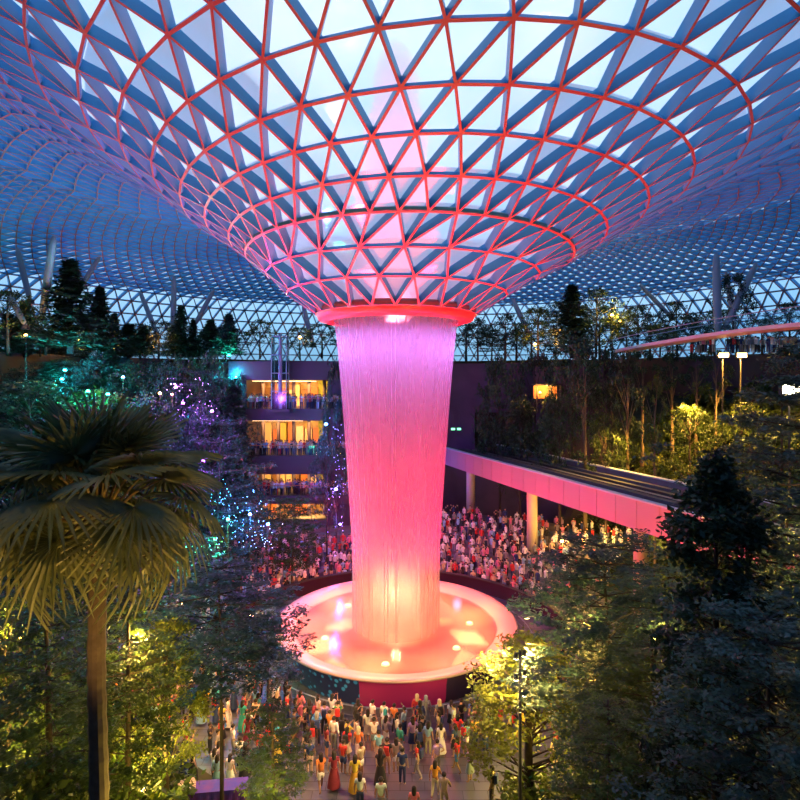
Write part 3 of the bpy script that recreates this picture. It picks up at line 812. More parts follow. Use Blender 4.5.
reg_proto('tall_thin0', tree_round(RS, h=10, w=1.6, first=0.72, n=22, leaf=0.16), (M_PALE, LEAF['dark']))
reg_proto('tall_thin1', tree_round(RS, h=10, w=1.9, first=0.66, n=26, leaf=0.16), (M_PALE, LEAF['green']))
# big foreground individuals
reg_proto('near_layer_r', tree_layered(RS, h=15, w=4.4, first=0.18, tiers=17, leaf=0.125, dens=70, thick=0.10, open_=1.5), (M_BARK_D, LEAF['blue']))
reg_proto('near_layer_l', tree_layered(RS, h=13, w=3.9, first=0.55, tiers=10, leaf=0.125, dens=60, thick=0.10, open_=1.5, tk_=0.45), (M_BARK_D, LEAF['blue']))
reg_proto('near_layer_c', tree_layered(RS, h=13, w=4.6, first=0.35, tiers=12, leaf=0.13, dens=62, thick=0.13, open_=1.5, tk_=0.6), (M_BARK_D, LEAF['blue']))
reg_proto('near_column', tree_spire(RS), (M_BARK_D, LEAF['dark']))
reg_proto('near_lime', tree_round(RS, h=10, w=2.6, first=0.25, n=120, leaf=0.13, dens=60), (M_BARK, LEAF['lime']))
reg_proto('near_green', tree_layered(RS, h=11, w=3.0, first=0.2, tiers=11, leaf=0.12, dens=38), (M_BARK, LEAF['green']))

DIM = {}
def plant(key, u, d, vtop, wpx, label, name='tree', group=None, cat='tree', z0=None, x=None):
    """stand a tree on the ground at depth d so that its top and width read as in the photo"""
    x = (u - 400) / F * d if x is None else x
    z = H(x, d) - 0.1 if z0 is None else z0
    ht = CAMZ + (HY - vtop) / F * d - z
    me = PROTO[key]
    if key not in DIM:
        q = np.empty(len(me[0].vertices) * 3); me[0].vertices.foreach_get('co', q)
        q2 = np.empty(len(me[2].vertices) * 3); me[2].vertices.foreach_get('co', q2)
        DIM[key] = (max(q[2::3].max(), q2[2::3].max()), np.percentile(np.abs(q2[0::3]), 96))
    base_h, base_w = DIM[key]
    sz = max(ht, 1.0) / base_h; sw = wpx / 2 / F * d / base_w
    t_ = thing(name, label, cat, (x, d, z), RS.uniform(0, 6.28), group)
    t_.scale = (sw, sw, sz)
    link('trunk', me[0], t_); link('branches', me[1], t_); link('foliage', me[2], t_)
    return t_

T = plant
# --- foreground right
T('near_column0' if 0 else 'near_column', 716, 14.0, 448, 118, 'dark glossy column-shaped tree standing in front of the train track', 'tall_tree')
T('near_layer_r', 830, 15.0, 335, 215, 'tall blue-green layered tree cut by the frame edge beside the dark column tree', 'layered_tree')
T('near_layer_c', 612, 22.5, 535, 165, 'wide dark layered tree rising between the lamp post and the dark column tree', 'layered_tree')
T('near_lime', 530, 24.6, 634, 118, 'bright yellow-lit leafy tree around the black lamp post', 'leafy_tree')
T('near_green', 655, 17.5, 640, 130, 'dull green bushy tree at the foot of the dark column tree', 'bushy_tree')
T('near_layer_c', 770, 11.5, 600, 190, 'low dark spreading tree in the bottom corner under the blue-green layered tree', 'spreading_tree')
T('layer_green0', 640, 27.0, 585, 120, 'olive layered tree in front of the near track pier', 'layered_tree')
T('near_green', 610, 14.5, 700, 90, 'young dark green tree at the bottom edge beside the yellow-lit tree', 'bushy_tree')
T('layer_green1', 778, 24.0, 470, 130, 'olive layered tree lit orange behind the dark column tree', 'layered_tree')
T('round_green0', 792, 19, 560, 90, 'yellow-lit round tree glowing behind the low spreading tree', 'round_tree')
# --- foreground left
T('near_layer_l', 222, 23.0, 563, 128, 'dark blue-grey layered tree with a thin black trunk in front of the pool', 'layered_tree')
T('near_lime', 166, 21.5, 612, 74, 'bright yellow-green lit tree between the fan palm and the layered tree', 'leafy_tree')
T('near_green', 128, 19.5, 588, 90, 'green leafy tree with a brown trunk just behind the fan palm trunk', 'leafy_tree')
T('near_green', 50, 18.5, 600, 110, 'olive leafy tree in front of the yellow-lit wall of plants', 'leafy_tree')
T('round_green1', 8, 21.0, 590, 90, 'yellow-lit round tree at the edge of the frame below the palm', 'round_tree')
T('near_green', 274, 20.5, 705, 62, 'small speckled green tree beside the plaza in front of the crowd', 'small_tree')
T('round_dark0', 92, 25.0, 560, 90, 'dark round tree hidden behind the fan palm trunk', 'round_tree')
T('round_green0', 30, 30.0, 545, 110, 'dim olive tree under the hanging palm leaves', 'round_tree')
T('layer_blue0', 170, 36.0, 520, 100, 'dark layered tree on the slope above the seated crowd', 'layered_tree')
T('layer_blue1', 268, 33.0, 610, 60, 'thin dark spray of branches overlapping the pool rim', 'layered_tree')
# --- middle distance left: coloured show trees
T('layer_blue1', 216, 47.0, 415, 84, 'blue-grey spreading tree in front of the lower balconies', 'show_tree')
T('round_blue0', 205, 52.0, 398, 70, 'violet-lit tree beside the highest balcony', 'show_tree')
T('round_blue1', 240, 50.0, 480, 66, 'dark bushy tree hung with blue fairy lights', 'show_tree')
T('layer_green0', 292, 52.0, 497, 60, 'yellow-edged tree standing under the lowest balcony', 'show_tree')
T('round_blue1', 178, 48.0, 440, 60, 'purple-lit low tree behind the tips of the fan palm', 'show_tree')
T('round_dark1', 336, 62.0, 352, 24, 'dark tree pressed against the curtain of water beside the balconies', 'dark_tree')
T('round_blue0', 327, 58.0, 425, 34, 'purple-lit shrubby tree hanging beside the second balcony', 'show_tree')
T('round_blue0', 150, 56.0, 390, 60, 'violet-lit tree in the garden above the fan palm', 'show_tree')
T('round_green1', 95, 55.0, 385, 80, 'green-lit spreading tree on the garden slope by the teal light', 'show_tree')
T('round_dark0', 30, 50.0, 378, 110, 'broad black tree on the slope above the fan palm', 'dark_tree')
T('round_dark1', 128, 50.0, 420, 70, 'dark tree between the palm crown and the violet light', 'dark_tree')
T('layer_blue1', 60, 62.0, 360, 70, 'teal-lit layered tree beside the cyan lamp', 'show_tree')
# --- conifers on the top terrace, left to right
for i, (k, u, d, vt, w_, lb) in enumerate((
    ('round_green0', 8, 60, 288, 50, 'yellow-lit tree at the edge of the frame below the slanting columns'),
    ('conifer_dark0', 25, 68, 300, 30, 'short dark conifer by the thick grey roof column'),
    ('conifer_dark1', 70, 62, 258, 52, 'tallest dark conifer standing beside the thick grey roof column'),
    ('conifer_dark0', 100, 66, 285, 30, 'narrow dark conifer just past the tallest one'),
    ('conifer_dark1', 128, 74, 330, 22, 'small dark conifer beside the orange garden lamps'),
    ('round_dark1', 140, 74, 322, 30, 'round dark bush-like tree over the orange garden lamps'),
    ('conifer_dark0', 181, 72, 304, 22, 'pointed dark conifer beside the upright roof column'),
    ('conifer_dark0', 193, 74, 318, 16, 'smaller pointed conifer beside the upright roof column'),
    ('conifer_green1', 229, 70, 312, 26, 'emerald-lit conifer standing over a green spotlight'),
    ('round_dark0', 212, 74, 325, 28, 'dark round tree between the pointed conifers and the emerald-lit one'),
    ('round_green1', 260, 74, 318, 30, 'brown-green airy tree behind the glass lift tower'),
    ('round_dark1', 322, 72, 322, 34, 'dark tree over the top balcony beside the funnel collar'),
    ('round_green0', 300, 76, 326, 28, 'small tree with an orange light over the top balcony'),
    ('round_dark0', 46, 64, 330, 40, 'low black tree at the foot of the thick grey column'))):
    T(k, u, d, vt, w_, lb, 'conifer' if k.startswith('con') else 'terrace_tree', z0=22.9)
ORD = 'first second third fourth fifth sixth seventh eighth ninth tenth eleventh twelfth thirteenth fourteenth fifteenth sixteenth seventeenth eighteenth nineteenth twentieth'.split()
for i in range(15):
    T(('conifer_dark0', 'conifer_dark1', 'round_dark0', 'conifer_green0')[i % 4], 6 + i * 15.5 + RS.uniform(-4, 4), RS.uniform(66, 76), RS.uniform(312, 338), RS.uniform(16, 34),
      f'dark tree in the row along the left top terrace, {ORD[i]} from the frame edge', 'conifer' if i % 4 != 2 else 'terrace_tree', 'row of dark trees along the top terrace', z0=22.9)
for i in range(20):
    T(('round_dark0', 'layer_blue1', 'round_dark1', 'round_blue0', 'conifer_dark0')[i % 5], 4 + i * 12.2 + RS.uniform(-4, 4), RS.uniform(58, 69), RS.uniform(345, 385), RS.uniform(34, 60),
      f'dark tree on the slope under the left top terrace, {ORD[i]} from the frame edge', 'slope_tree', 'dark trees crowding the left garden slope')
for i in range(12):
    T(('round_dark0', 'layer_green0', 'round_dark1', 'round_green1')[i % 4], 470 + i * 22 + RS.uniform(-6, 6), RS.uniform(76, 86) if i < 5 else RS.uniform(70, 80), RS.uniform(296, 330), RS.uniform(26, 46),
      f'dark tree in the far terrace belt, {ORD[i]} counting away from the waterfall', 'terrace_tree', 'belt of dark trees on the far terrace', z0=22.9)
# --- right top terrace
for i, (k, u, d, vt, w_, lb) in enumerate((
    ('round_dark0', 478, 78, 322, 34, 'dark tree just past the collar of falling water'),
    ('round_dark1', 505, 78, 312, 40, 'dark airy tree with white light showing at its foot'),
    ('round_green0', 538, 76, 305, 40, 'brown-green tree lit from below on the far terrace'),
    ('conifer_dark1', 572, 72, 284, 40, 'tall dark tree on the far terrace, highest of its clump'),
    ('round_dark1', 596, 70, 286, 44, 'broad dark tree next to the highest one of the clump'),
    ('round_lime0', 612, 70, 312, 24, 'yellow-lit tree glowing at a lamp beside the dark clump'),
    ('round_dark0', 638, 74, 304, 36, 'round dark tree standing alone before the bright lattice'),
    ('round_dark1', 677, 72, 298, 36, 'second round dark tree before the bright lattice'),
    ('round_dark0', 733, 60, 272, 38, 'dark tree framed by the V of slanting columns'),
    ('round_dark1', 790, 62, 300, 40, 'dark tree behind the end of the footbridge at the frame edge'),
    ('round_green1', 660, 68, 322, 30, 'low olive tree under the start of the footbridge'),
    ('round_green0', 762, 64, 318, 36, 'olive tree behind the glass of the footbridge'))):
    T(k, u, d, vt, w_, lb, 'conifer' if k.startswith('con') else 'terrace_tree', z0=22.9)
# --- forest on the right-hand slope
for (k, u, d, vt, w_, lb) in (
    ('round_dark0', 500, 73, 352, 46, 'dark tree in the violet haze just past the falling water'),
    ('round_dark1', 535, 70, 345, 50, 'dark tree on the slope with a warm shelter light behind it'),
    ('round_dark0', 572, 66, 330, 56, 'large dark tree on the slope above the train track'),
    ('round_dark1', 612, 62, 340, 46, 'dark tree on the slope under the tip of the footbridge'),
    ('tall_thin0', 585, 60, 345, 30, 'slim trunked dark tree standing over the middle of the track'),
    ('tall_thin0', 628, 58, 350, 26, 'slim trunked tree shaded by the footbridge tip'),
    ('tall_thin1', 655, 52, 372, 24, 'tall pale thin tree rising from the track edge on the hillside'),
    ('tall_thin0', 642, 64, 348, 26, 'thin dark tree behind the tall pale one'),
    ('tall_thin0', 672, 64, 350, 26, 'thin dark tree just past the tall pale one'),
    ('tall_thin0', 696, 64, 352, 26, 'thin dark tree before the dark retaining wall'),
    ('round_dark0', 560, 62, 392, 44, 'low dark tree by the far part of the track'),
    ('round_dark1', 520, 68, 392, 46, 'low dark tree where the track leaves the tunnel'),
    ('round_green1', 606, 58, 408, 40, 'olive low tree on the slope above the track'),
    ('round_green0', 690, 58, 402, 46, 'yellow-green low tree on the lit hillside'),
    ('round_green1', 742, 54, 398, 50, 'orange-lit low tree under the pair of floodlights'),
    ('layer_green0', 765, 46, 412, 56, 'green layered tree in front of the lit hillside'),
    ('layer_blue0', 782, 30, 352, 70, 'dark layered branches hanging before the white glow'),
    ('tall_thin1', 716, 62, 345, 26, 'thin tree between the floodlights and the retaining wall')):
    T(k, u, d, vt, w_, lb, 'hillside_tree')

# shrubs: three kinds copied over the slopes, each one its own object
SH = {}
for nm, lf in (('olive', 'green'), ('dark', 'dark'), ('bright', 'lime'), ('bluish', 'blue')):
    b_, f_ = shrub(RS); SH[nm] = (b_.mesh('shrub_stems', M_BARK_D), f_.mesh('shrub_leaves', LEAF[lf]))
def put_shrub(kind, x, y, s, label, group):
    t_ = thing('shrub', label, 'shrub', (x, y, H(x, y) - 0.1), RS.uniform(0, 6), group); t_.scale = (s, s, s * RS.uniform(0.7, 1.3))
    link('stems', SH[kind][0], t_); link('foliage', SH[kind][1], t_)
def scatter(n, ur, dr, kinds, smin, smax, label, group, cond=lambda x, y: True):
    c = 0
    for _ in range(n * 12):
        if c >= n: break
        d = RS.uniform(*dr); u = RS.uniform(*ur); x = (u - 400) / F * d
        ph_ = math.degrees(math.atan2(d - CY, x - CX)); rr_2 = math.hypot(x - CX, d - CY)
        if H(x, d) < 0.8 or not cond(x, d) or rr_2 > 49.5 or 42 < ph_ < 134: continue
        c += 1
        k_ = kinds[RS.integers(len(kinds))]; s_ = RS.uniform(smin, smax); f_ = (s_ - smin) / (smax - smin)
        sz_ = 'small' if f_ < .33 else ('middle-sized' if f_ < .66 else 'large')
        fu, fd = (u - ur[0]) / (ur[1] - ur[0]), (d - dr[0]) / (dr[1] - dr[0])
        put_shrub(k_, x, d, s_, f"{sz_} {k_} {label}, {('low', 'halfway', 'high')[min(2, int(fd * 3))]} on the bank, {('left', 'centre', 'right')[min(2, int(fu * 3))]} part", group)
offtrack = lambda x, y: abs(np.dot(np.array([x, y]) - A0, nv) - 4.2) > 6
scatter(75, (560, 800), (48, 72), ('olive', 'olive', 'dark', 'bright'), 1.0, 2.2, 'shrub above the train track', 'shrubs covering the right-hand hillside', offtrack)
scatter(20, (470, 580), (66, 82), ('dark', 'bluish'), 1.2, 2.0, 'shrub in shade past the waterfall', 'dark shrubs past the waterfall', offtrack)
scatter(70, (0, 240), (44, 72), ('dark', 'bluish', 'bluish'), 1.2, 2.4, 'shrub behind the fan palm', 'shrubs on the left garden slope')
scatter(36, (0, 150), (17, 34), ('olive', 'bright', 'olive'), 0.8, 1.5, 'shrub under the fan palm', 'shrubs under the fan palm')
scatter(30, (520, 800), (16, 30), ('olive', 'dark'), 0.8, 1.4, 'shrub under the trees below the track', 'shrubs below the train track', offtrack)

# low fern and ivy cover over the banks
def ground_cover(n, ur, dr, key, size, label):
    q = RS.uniform(size=(n, 2)); d = dr[0] + (dr[1] - dr[0]) * q[:, 0]; x = (ur[0] + (ur[1] - ur[0]) * q[:, 1] - 400) / F * d
    z = terrain(x, d); rr2 = np.hypot(x - CX, d - CY); ph2 = np.degrees(np.arctan2(d - CY, x - CX)); k = (z > 0.6) & (z < 22) & (rr2 < 51.2) & ((ph2 < 46) | (ph2 > 130)); c = np.stack([x[k], d[k], z[k] + 0.1], 1)
    m = MB(); m.quads(leaves(c, (size * 3, size * 3, size * 1.2), 9, size, RS, flat=0.25)); o = m.build('ground_cover', LEAF[key]); tag(o, label, 'undergrowth', kind='stuff')
ground_cover(3600, (560, 800), (46, 74), 'green', 0.30, 'fern and ivy undergrowth on the golden-lit hillside above the track')
ground_cover(3000, (0, 250), (40, 74), 'dark', 0.30, 'dark fern undergrowth on the garden slope behind the fan palm')
ground_cover(2500, (0, 170), (15, 34), 'green', 0.15, 'fern undergrowth on the bank under the fan palm')
ground_cover(1500, (520, 800), (14, 30), 'dark', 0.15, 'dark undergrowth beneath the near trees below the track')

# ---------------------------------------------------------------- the big fan palm
def fan_leaf(rs, droop, R=1.15, n=30):
    m = MB(); span = math.radians(290)
    for i in range(n):
        a = -span / 2 + span * i / (n - 1); L = R * (0.62 + 0.38 * math.cos(a * 0.55)) * rs.uniform(0.92, 1.05)
        hw = span / n * 0.52; pts = []
        e = np.array([math.cos(a), math.sin(a), 0]); s_ = np.array([-e[1], e[0], 0])
        vs = []
        for q, wq in ((0.04, 1.0), (0.38, 1.0), (0.72, 0.75), (1.0, 0.05)):
            r = q * L; wd = min(r, 0.42 * L) * hw * wq if q < 1 else 0.004
            zc = 0.16 * r - droop * (r / R) ** 2.2 * R
            vs += [e * r + s_ * wd + [0, 0, zc - 0.015], e * r + [0, 0, zc + 0.03 * (q > 0.1)], e * r - s_ * wd + [0, 0, zc - 0.015]]
        fs = []
        for k in range(3):
            o = k * 3; fs += [(o, o + 1, o + 4, o + 3), (o + 1, o + 2, o + 5, o + 4)]
        m.add(vs, fs)
    return m.mesh('fan_blade', LEAF['palm'])
fans = [fan_leaf(RS, dr) for dr in (0.15, 0.35, 0.6, 0.95)]
petm = MB().tube([(-1.0, 0, -0.02), (-0.5, 0, 0.05), (0, 0, 0)], [0.035, 0.026, 0.018], 5).mesh('petiole', mat('petiole', (0.13, 0.09, 0.03), 0.5))
def fan_palm(u, d, vc, label, zb=None, nleaf=36, scale=1.0, name='fan_palm'):
    x = (u - 400) / F * d; z0 = H(x, d) if zb is None else zb; zc = CAMZ + (HY - vc) / F * d
    t_ = thing(name, label, 'palm tree', (x, d, z0))
    m = MB(); hh = zc - z0; k = 26
    m.tube([(0.04 * math.sin(i * 0.3), 0, hh * i / k - (0.2 if i == 0 else 0)) for i in range(k + 1)], [(0.19 + 0.02 * (i % 2) - 0.03 * i / k) * scale for i in range(k + 1)], 12)
    m.build('trunk', M_BARK, t_)
    m = MB()
    for i in range(26):
        a = i * 2.4; zz = hh - 0.9 * scale + 0.8 * scale * i / 26
        m.tube([(0.15 * math.cos(a), 0.15 * math.sin(a), zz), (0.3 * scale * math.cos(a), 0.3 * scale * math.sin(a), zz + 0.35 * scale)], [0.07 * scale, 0.03 * scale], 4)
    m.build('crownshaft', mat('fibre', (0.15, 0.08, 0.03), 0.9), t_)
    for i in range(nleaf):
        q = i / (nleaf - 1); az = i * 2.39996 + RS.normal(0, 0.12); el = math.radians(84 - 112 * q ** 0.95) + RS.normal(0, 0.06)
        Lp = scale * (1.25 + 0.35 * math.sin(PI * q)) * RS.uniform(0.9, 1.1)
        dr = Vector((math.cos(az) * math.cos(el), math.sin(az) * math.cos(el), math.sin(el)))
        pos = Vector((0, 0, hh + 0.15 * scale * (1 - q))) + dr * Lp
        fi = 0 if q < 0.25 else (1 if q < 0.5 else (2 if q < 0.8 else 3))
        lf = link('leaf', fans[fi], t_)
        pitch = -el + 0.35 + 0.25 * q
        yaw = az
        lf.matrix_basis = Matrix.Translation(pos) @ Matrix.Rotation(yaw, 4, 'Z') @ Matrix.Rotation(pitch, 4, 'Y') @ Matrix.Rotation(RS.normal(0, 0.35), 4, 'X') @ Matrix.Diagonal((scale * 1.12, scale * 1.12, scale * 1.12, 1))
        m = MB(); inv = lf.matrix_basis.inverted()
        a0 = inv @ Vector((0, 0, hh - 0.25 * scale)); mid = inv @ (Vector((0, 0, hh)) + dr * Lp * 0.55 + Vector((0, 0, 0.12)))
        m.tube([tuple(a0), tuple(mid), (0, 0, 0)], [0.034, 0.024, 0.016], 5, cap=False)
        m.build('petiole', petm.materials[0], lf)
    return t_
fan_palm(98, 16.0, 516, 'big fan palm with ringed trunk and drooping fans towering over the bank', nleaf=44, scale=1.34)

def fern_palm(x, y, z, s, label, n=16, col='lime', name='small_palm'):
    t_ = thing(name, label, 'palm', (x, y, z)); m0 = MB(); m0.tube([(0, 0, -0.1), (0, 0, 0.35 * s)], [0.1 * s, 0.07 * s], 7); m0.build('stem', M_BARK, t_)
    for i in range(n):
        a = i * 2.4; el0 = RS.uniform(0.7, 1.3); L = s * RS.uniform(0.9, 1.3); m = MB(); pts = []
        for k in range(9):
            q = k / 8; e = el0 - 1.5 * q * q * 0.8
            pts.append(np.array([math.cos(a) * L * q * math.cos(el0 * 0.9), math.sin(a) * L * q * math.cos(el0 * 0.9), 0.3 * s + L * (q * math.sin(el0) - 0.55 * q * q)]))
        m.tube(pts, [0.015 * s] * 9, 3, cap=False)
        sd = np.array([-math.sin(a), math.cos(a), 0])
        for k in range(1, 9):
            for q2 in (0, 0.5):
                p = pts[k] * (1 - q2) + pts[k - 1] * q2; ll = 0.34 * s * math.sin(PI * (k - q2) / 9.5) + 0.05; t2 = pts[k] - pts[k - 1]; t2 = t2 / np.linalg.norm(t2)
                for sg in (-1, 1):
                    tip = p + sd * sg * ll + t2 * ll * 0.6 - np.array([0, 0, 0.1 * ll]); m.add([p, p + t2 * 0.05 * s, tip, p - t2 * 0.02 * s], [(0, 1, 2, 3)])
        m.build('frond', LEAF[col], t_)
    return t_
for (u, d, v, s, lb, c_) in ((12, 12.5, 800, 1.6, 'bright yellow-green feathery palm in the bottom corner', 'lime'), (150, 20, 755, 1.5, 'spiky green palm beside the brown trunks near the crowd', 'green'),
                       (52, 15, 790, 1.1, 'small feathery palm next to the bright corner palm', 'lime'), (600, 24, 770, 1.5, 'young lit palm among the crowd under the layered tree', 'lime'),
                       (590, 60, 505, 1.6, 'feathery palm beside the far track pier', 'green'), (500, 64, 515, 1.5, 'feathery palm above the far crowd', 'green')):
    p = P(u, v, d); fern_palm(p.x, p.y, max(H(p.x, p.y), min(p.z, H(p.x, p.y) + 0.0)), s, lb, col=c_)
# ---------------------------------------------------------------- lamps in the garden and plaza
lp = thing('lamp_post', 'tall black lamp post with clustered lit spotlights beside the plaza', 'lamp post', (4.56, 21.3, -0.02))
hL = 19.5 - (650 - 385) / F * 21.3 + 0.02 - H(4.56, 21.3)
lp.location.z = H(4.56, 21.3) - 0.02
m = MB(); m.tube([(0, 0, 0), (0, 0, 0.5), (0, 0, hL)], [0.12, 0.07, 0.05], 10); m.build('pole', M_DARK, lp, True)
m = MB(); m.tube([(0, 0, 0), (0, 0, 0.06)], [0.2, 0.2], 12); m.build('base', M_DARK, lp)
for i, (dx, dz) in enumerate(((0.16, 0.0), (-0.16, -0.1), (0.18, -0.75), (-0.16, -0.9), (0.17, -1.5))):
    m = MB(); m.tube([(0, 0, 0), (0, 0.02, -0.22)], [0.06, 0.10], 10); h_ = m.build('spotlight', M_DARK, lp, True); h_.location = (dx, 0, hL + dz)
    m = MB(); m.tube([(0, 0, -0.222), (0, 0.0, -0.235)], [0.088, 0.088], 10); m.build('lens', lamp_mat('lamp_lens', (1.0, 0.72, 0.3), 30 if i < 3 else 4), h_)
    m = MB(); m.tube([(0, 0, -0.02), (-dx, 0, -0.02)], 0.02, 5); m.build('bracket', M_DARK, h_)
light('lamp_post_light', 'POINT', (5.2, 22.6, hL + lp.location.z - 0.4), 1500, (1.0, 0.70, 0.16), 0.12)
light('lamp_post_light', 'POINT', (4.2, 22.4, hL + lp.location.z - 1.8), 1100, (1.0, 0.60, 0.14), 0.12)

GL = mat('lantern_body', (0.03, 0.03, 0.03), 0.5)
def garden_light(u, d, v, color, power, label, r=0.14, z_off=0.0, em=18.0, name='garden_spotlight', spot=None, dy=-0.6, on_ground=False):
    p = P(u, v, d); x, y = p.x, p.y
    z = H(x, y) if on_ground else p.z
    t_ = thing(name, label, 'light', (x, y, z))
    g0 = min(0.0, H(x, y) - z) if z - H(x, y) < 12 else -1.2
    m = MB(); m.tube([(0, 0, g0), (0, 0, -0.12)], 0.03, 5); m.build('stake', GL, t_)
    m = MB(); m.tube([(0, 0, -0.14), (0, 0, 0.0)], [r * 0.7, r], 10); m.build('housing', GL, t_)
    m = MB(); m.ball((0, 0, 0.05), r * 0.9, 6); m.build('glass', lamp_mat('glow_%02d_%02d_%02d_%d' % (color[0] * 99, color[1] * 99, color[2] * 99, em), color, em), t_, True)
    light(name + '_light', 'POINT', (x, y + dy, z + 0.5 + z_off), power, color, 0.15)
CY_ = (0.02, 0.75, 1.0); GR = (0.03, 1.0, 0.30); VI = (0.45, 0.10, 1.0); OR = (1.0, 0.45, 0.08); YE = (1.0, 0.62, 0.10); BL = (0.05, 0.25, 1.0); RD = (1, 0.25, 0.1)
for a in (
    (65, 58, 371, CY_, 1500, 'cyan garden spotlight glowing on the slope under the dark conifers'),
    (62, 60, 380, CY_, 700, 'second cyan garden spotlight just under the brighter one'),
    (108, 52, 395, CY_, 650, 'small pale cyan spotlight on the slope by the green-lit tree'),
    (123, 56, 378, (0.1, 0.5, 1), 900, 'blue-white spotlight between the green and violet trees'),
    (88, 52, 392, GR, 900, 'green garden spotlight under the spreading tree'),
    (229, 68, 356, (0.02, 1, 0.6), 1300, 'green spotlight at the foot of the emerald conifer'),
    (236, 66, 378, CY_, 500, 'turquoise spotlight beside the highest balcony'),
    (176, 55, 388, VI, 1500, 'violet spotlight low in the garden above the palm'),
    (183, 53, 404, VI, 900, 'second violet spotlight just below the first'),
    (212, 50, 412, VI, 700, 'violet spotlight among the trees beside the balconies'),
    (203, 46, 462, VI, 350, 'faint violet spotlight behind the palm tips'),
    (160, 56, 394, OR, 700, 'orange lantern beside the violet spotlight'),
    (172, 57, 395, RD, 600, 'warm reddish lantern near the violet spotlights'),
    (120, 72, 349, OR, 900, 'orange lamp on the far terrace beside the small conifer'),
    (153, 72, 348, OR, 900, 'orange lamp on the far terrace under the round tree'),
    (26, 58, 336, OR, 700, 'orange lamp low under the slanting columns'),
    (85, 66, 345, YE, 700, 'yellow lamp beside the tallest conifer'),
    (300, 72, 338, OR, 700, 'orange lamp above the top balcony'),
    (612, 69, 316, YE, 1500, 'bright yellow lamp in the tree beside the dark clump'),
    (535, 74, 345, OR, 700, 'orange lamp on the far terrace past the falling water'),
    (555, 74, 344, OR, 500, 'second orange lamp on the far terrace'),
    (620, 73, 322, OR, 400, 'small orange lamp behind the lone round tree'),
    (185, 38, 549, GR, 500, 'green spotlight under the tips of the palm leaves'),
    (215, 40, 540, GR, 500, 'green spotlight at the edge of the seated crowd'),
    (228, 40, 520, CY_, 400, 'teal spotlight in the bushy tree by the crowd'),
    (250, 44, 515, BL, 700, 'blue spotlight in the bushy tree near the crowd'),
    (268, 46, 525, BL, 700, 'blue spotlight nearer the falling water'),
    (253, 60, 492, BL, 300, 'small blue spotlight under the balconies'),
    (326, 58, 425, BL, 900, 'blue spotlight beside the second balcony'),
    (336, 56, 490, (0.25, 0.12, 1), 900, 'indigo spotlight hanging close to the falling water'),
    (340, 56, 525, (0.25, 0.12, 1), 500, 'indigo spotlight low by the falling water'),
    (562, 56, 542, YE, 700, 'yellow lamp under the track between the two piers'),
    (583, 56, 541, OR, 700, 'orange lamp under the track nearer the bigger pier'),
    (600, 58, 548, YE, 500, 'small yellow lamp just beside the bigger pier'),
    (540, 66, 393, OR, 600, 'orange shelter lamp in the forest on the slope'),
    (146, 20.3, 640, YE, 900, 'yellow garden lamp behind the fan palm trunk'),
    (792, 17, 585, YE, 900, 'added yellow lamp among the branches at the frame edge below the track'),  # lamps added here and just below for warm glints in the trees
    (752, 21, 500, YE, 500, 'added dim amber lamp in the branches beside the top of the dark tall tree'),
    (655, 23, 640, YE, 450, 'added amber lamp low between the dark layered tree and the tall dark tree'),
    (585, 24, 625, YE, 450, 'added amber lamp inside the dark layered tree'),
    (20, 22, 640, YE, 500, 'yellow garden lamp at the edge of the frame under the palm')):
    u, d, v, c, pw, lb = a
    if c in (CY_, GR, VI, BL): pw *= 2.2
    garden_light(u, d, v, c, pw, lb, r=0.0033 * d * (1.0 if pw > 600 else 0.75))
# bank lights hidden in planting, each a real lamp fixture on the ground
for (x, y, z, c, pw) in ((-9.6, 21.0, None, YE, 1500), (-13.5, 19.5, None, YE, 1300), (-6.5, 17.0, None, YE, 900), (6.2, 26.5, None, YE, 1300), (14.0, 24.0, None, YE, 1500),
                         (16.5, 19.0, None, YE, 1500), (10.5, 21.5, None, YE, 900), (-4.2, 18.5, None, YE, 500), (20.5, 47.5, 3.2, YE, 1500), (-12, 29, 5.0, (1, .55, .16), 900), (-9, 34, 5.5, (1, .5, .2), 700), (-14, 36, 5.5, (1, .35, .2), 500)):
    zz = (H(x, y) + 0.9) if z is None else z
    t_ = thing('bollard_light', {0: 'low bollard light among the plants'}.get(0), 'light', (x, y, H(x, y)), 0, 'low lights among the plants')
    m = MB(); m.tube([(0, 0, 0), (0, 0, zz - H(x, y) - 0.12)], 0.04, 6); m.build('post', GL, t_)
    m = MB(); m.ball((0, 0, zz - H(x, y)), 0.11, 6); m.build('globe', lamp_mat('bollard_glow', (1.0, 0.6, 0.2), 20.0), t_, True)
    light('bollard_light_lamp', 'POINT', (x, y, zz + 1.3), pw, (c[0], c[1] * 1.12, c[2]), 0.5)
# pair of floodlights on the retaining wall
for i, u in enumerate((723, 741)):
    p = P(u, 355, 56); t_ = thing('floodlight', ('first' if i == 0 else 'second') + ' of two bright orange floodlights on the hillside, ' + ('beside the bare wall' if i == 0 else 'nearer the frame edge'), 'floodlight', p)
    m = MB(); m.box((0, 0, 0), (1.1, 0.3, 0.55)); m.build('housing', GL, t_)
    m = MB(); m.box((0, -0.17, 0), (0.95, 0.04, 0.42)); m.build('lens', lamp_mat('flood_lens', (1.0, 0.60, 0.22), 7), t_)
    m = MB(); m.tube([(0, 0.1, -0.25), (0, 0.1, H(p.x, p.y) - p.z)], 0.08, 6); m.build('pole', M_DARK, t_)
    light('floodlight_lamp', 'SPOT', (p.x, p.y - 0.5, p.z), 16000, (1.0, 0.46, 0.07), 0.3, (p.x - 3 + 3 * i, p.y + 1.8, p.z - 9), 120, 0.6)
p = P(790, 388, 44); t_ = thing('white_floodlight', 'dazzling white floodlight behind branches at the frame edge', 'floodlight', p)
m = MB(); m.box((0, 0, 0), (1.6, 0.3, 1.1)); m.build('housing', GL, t_)
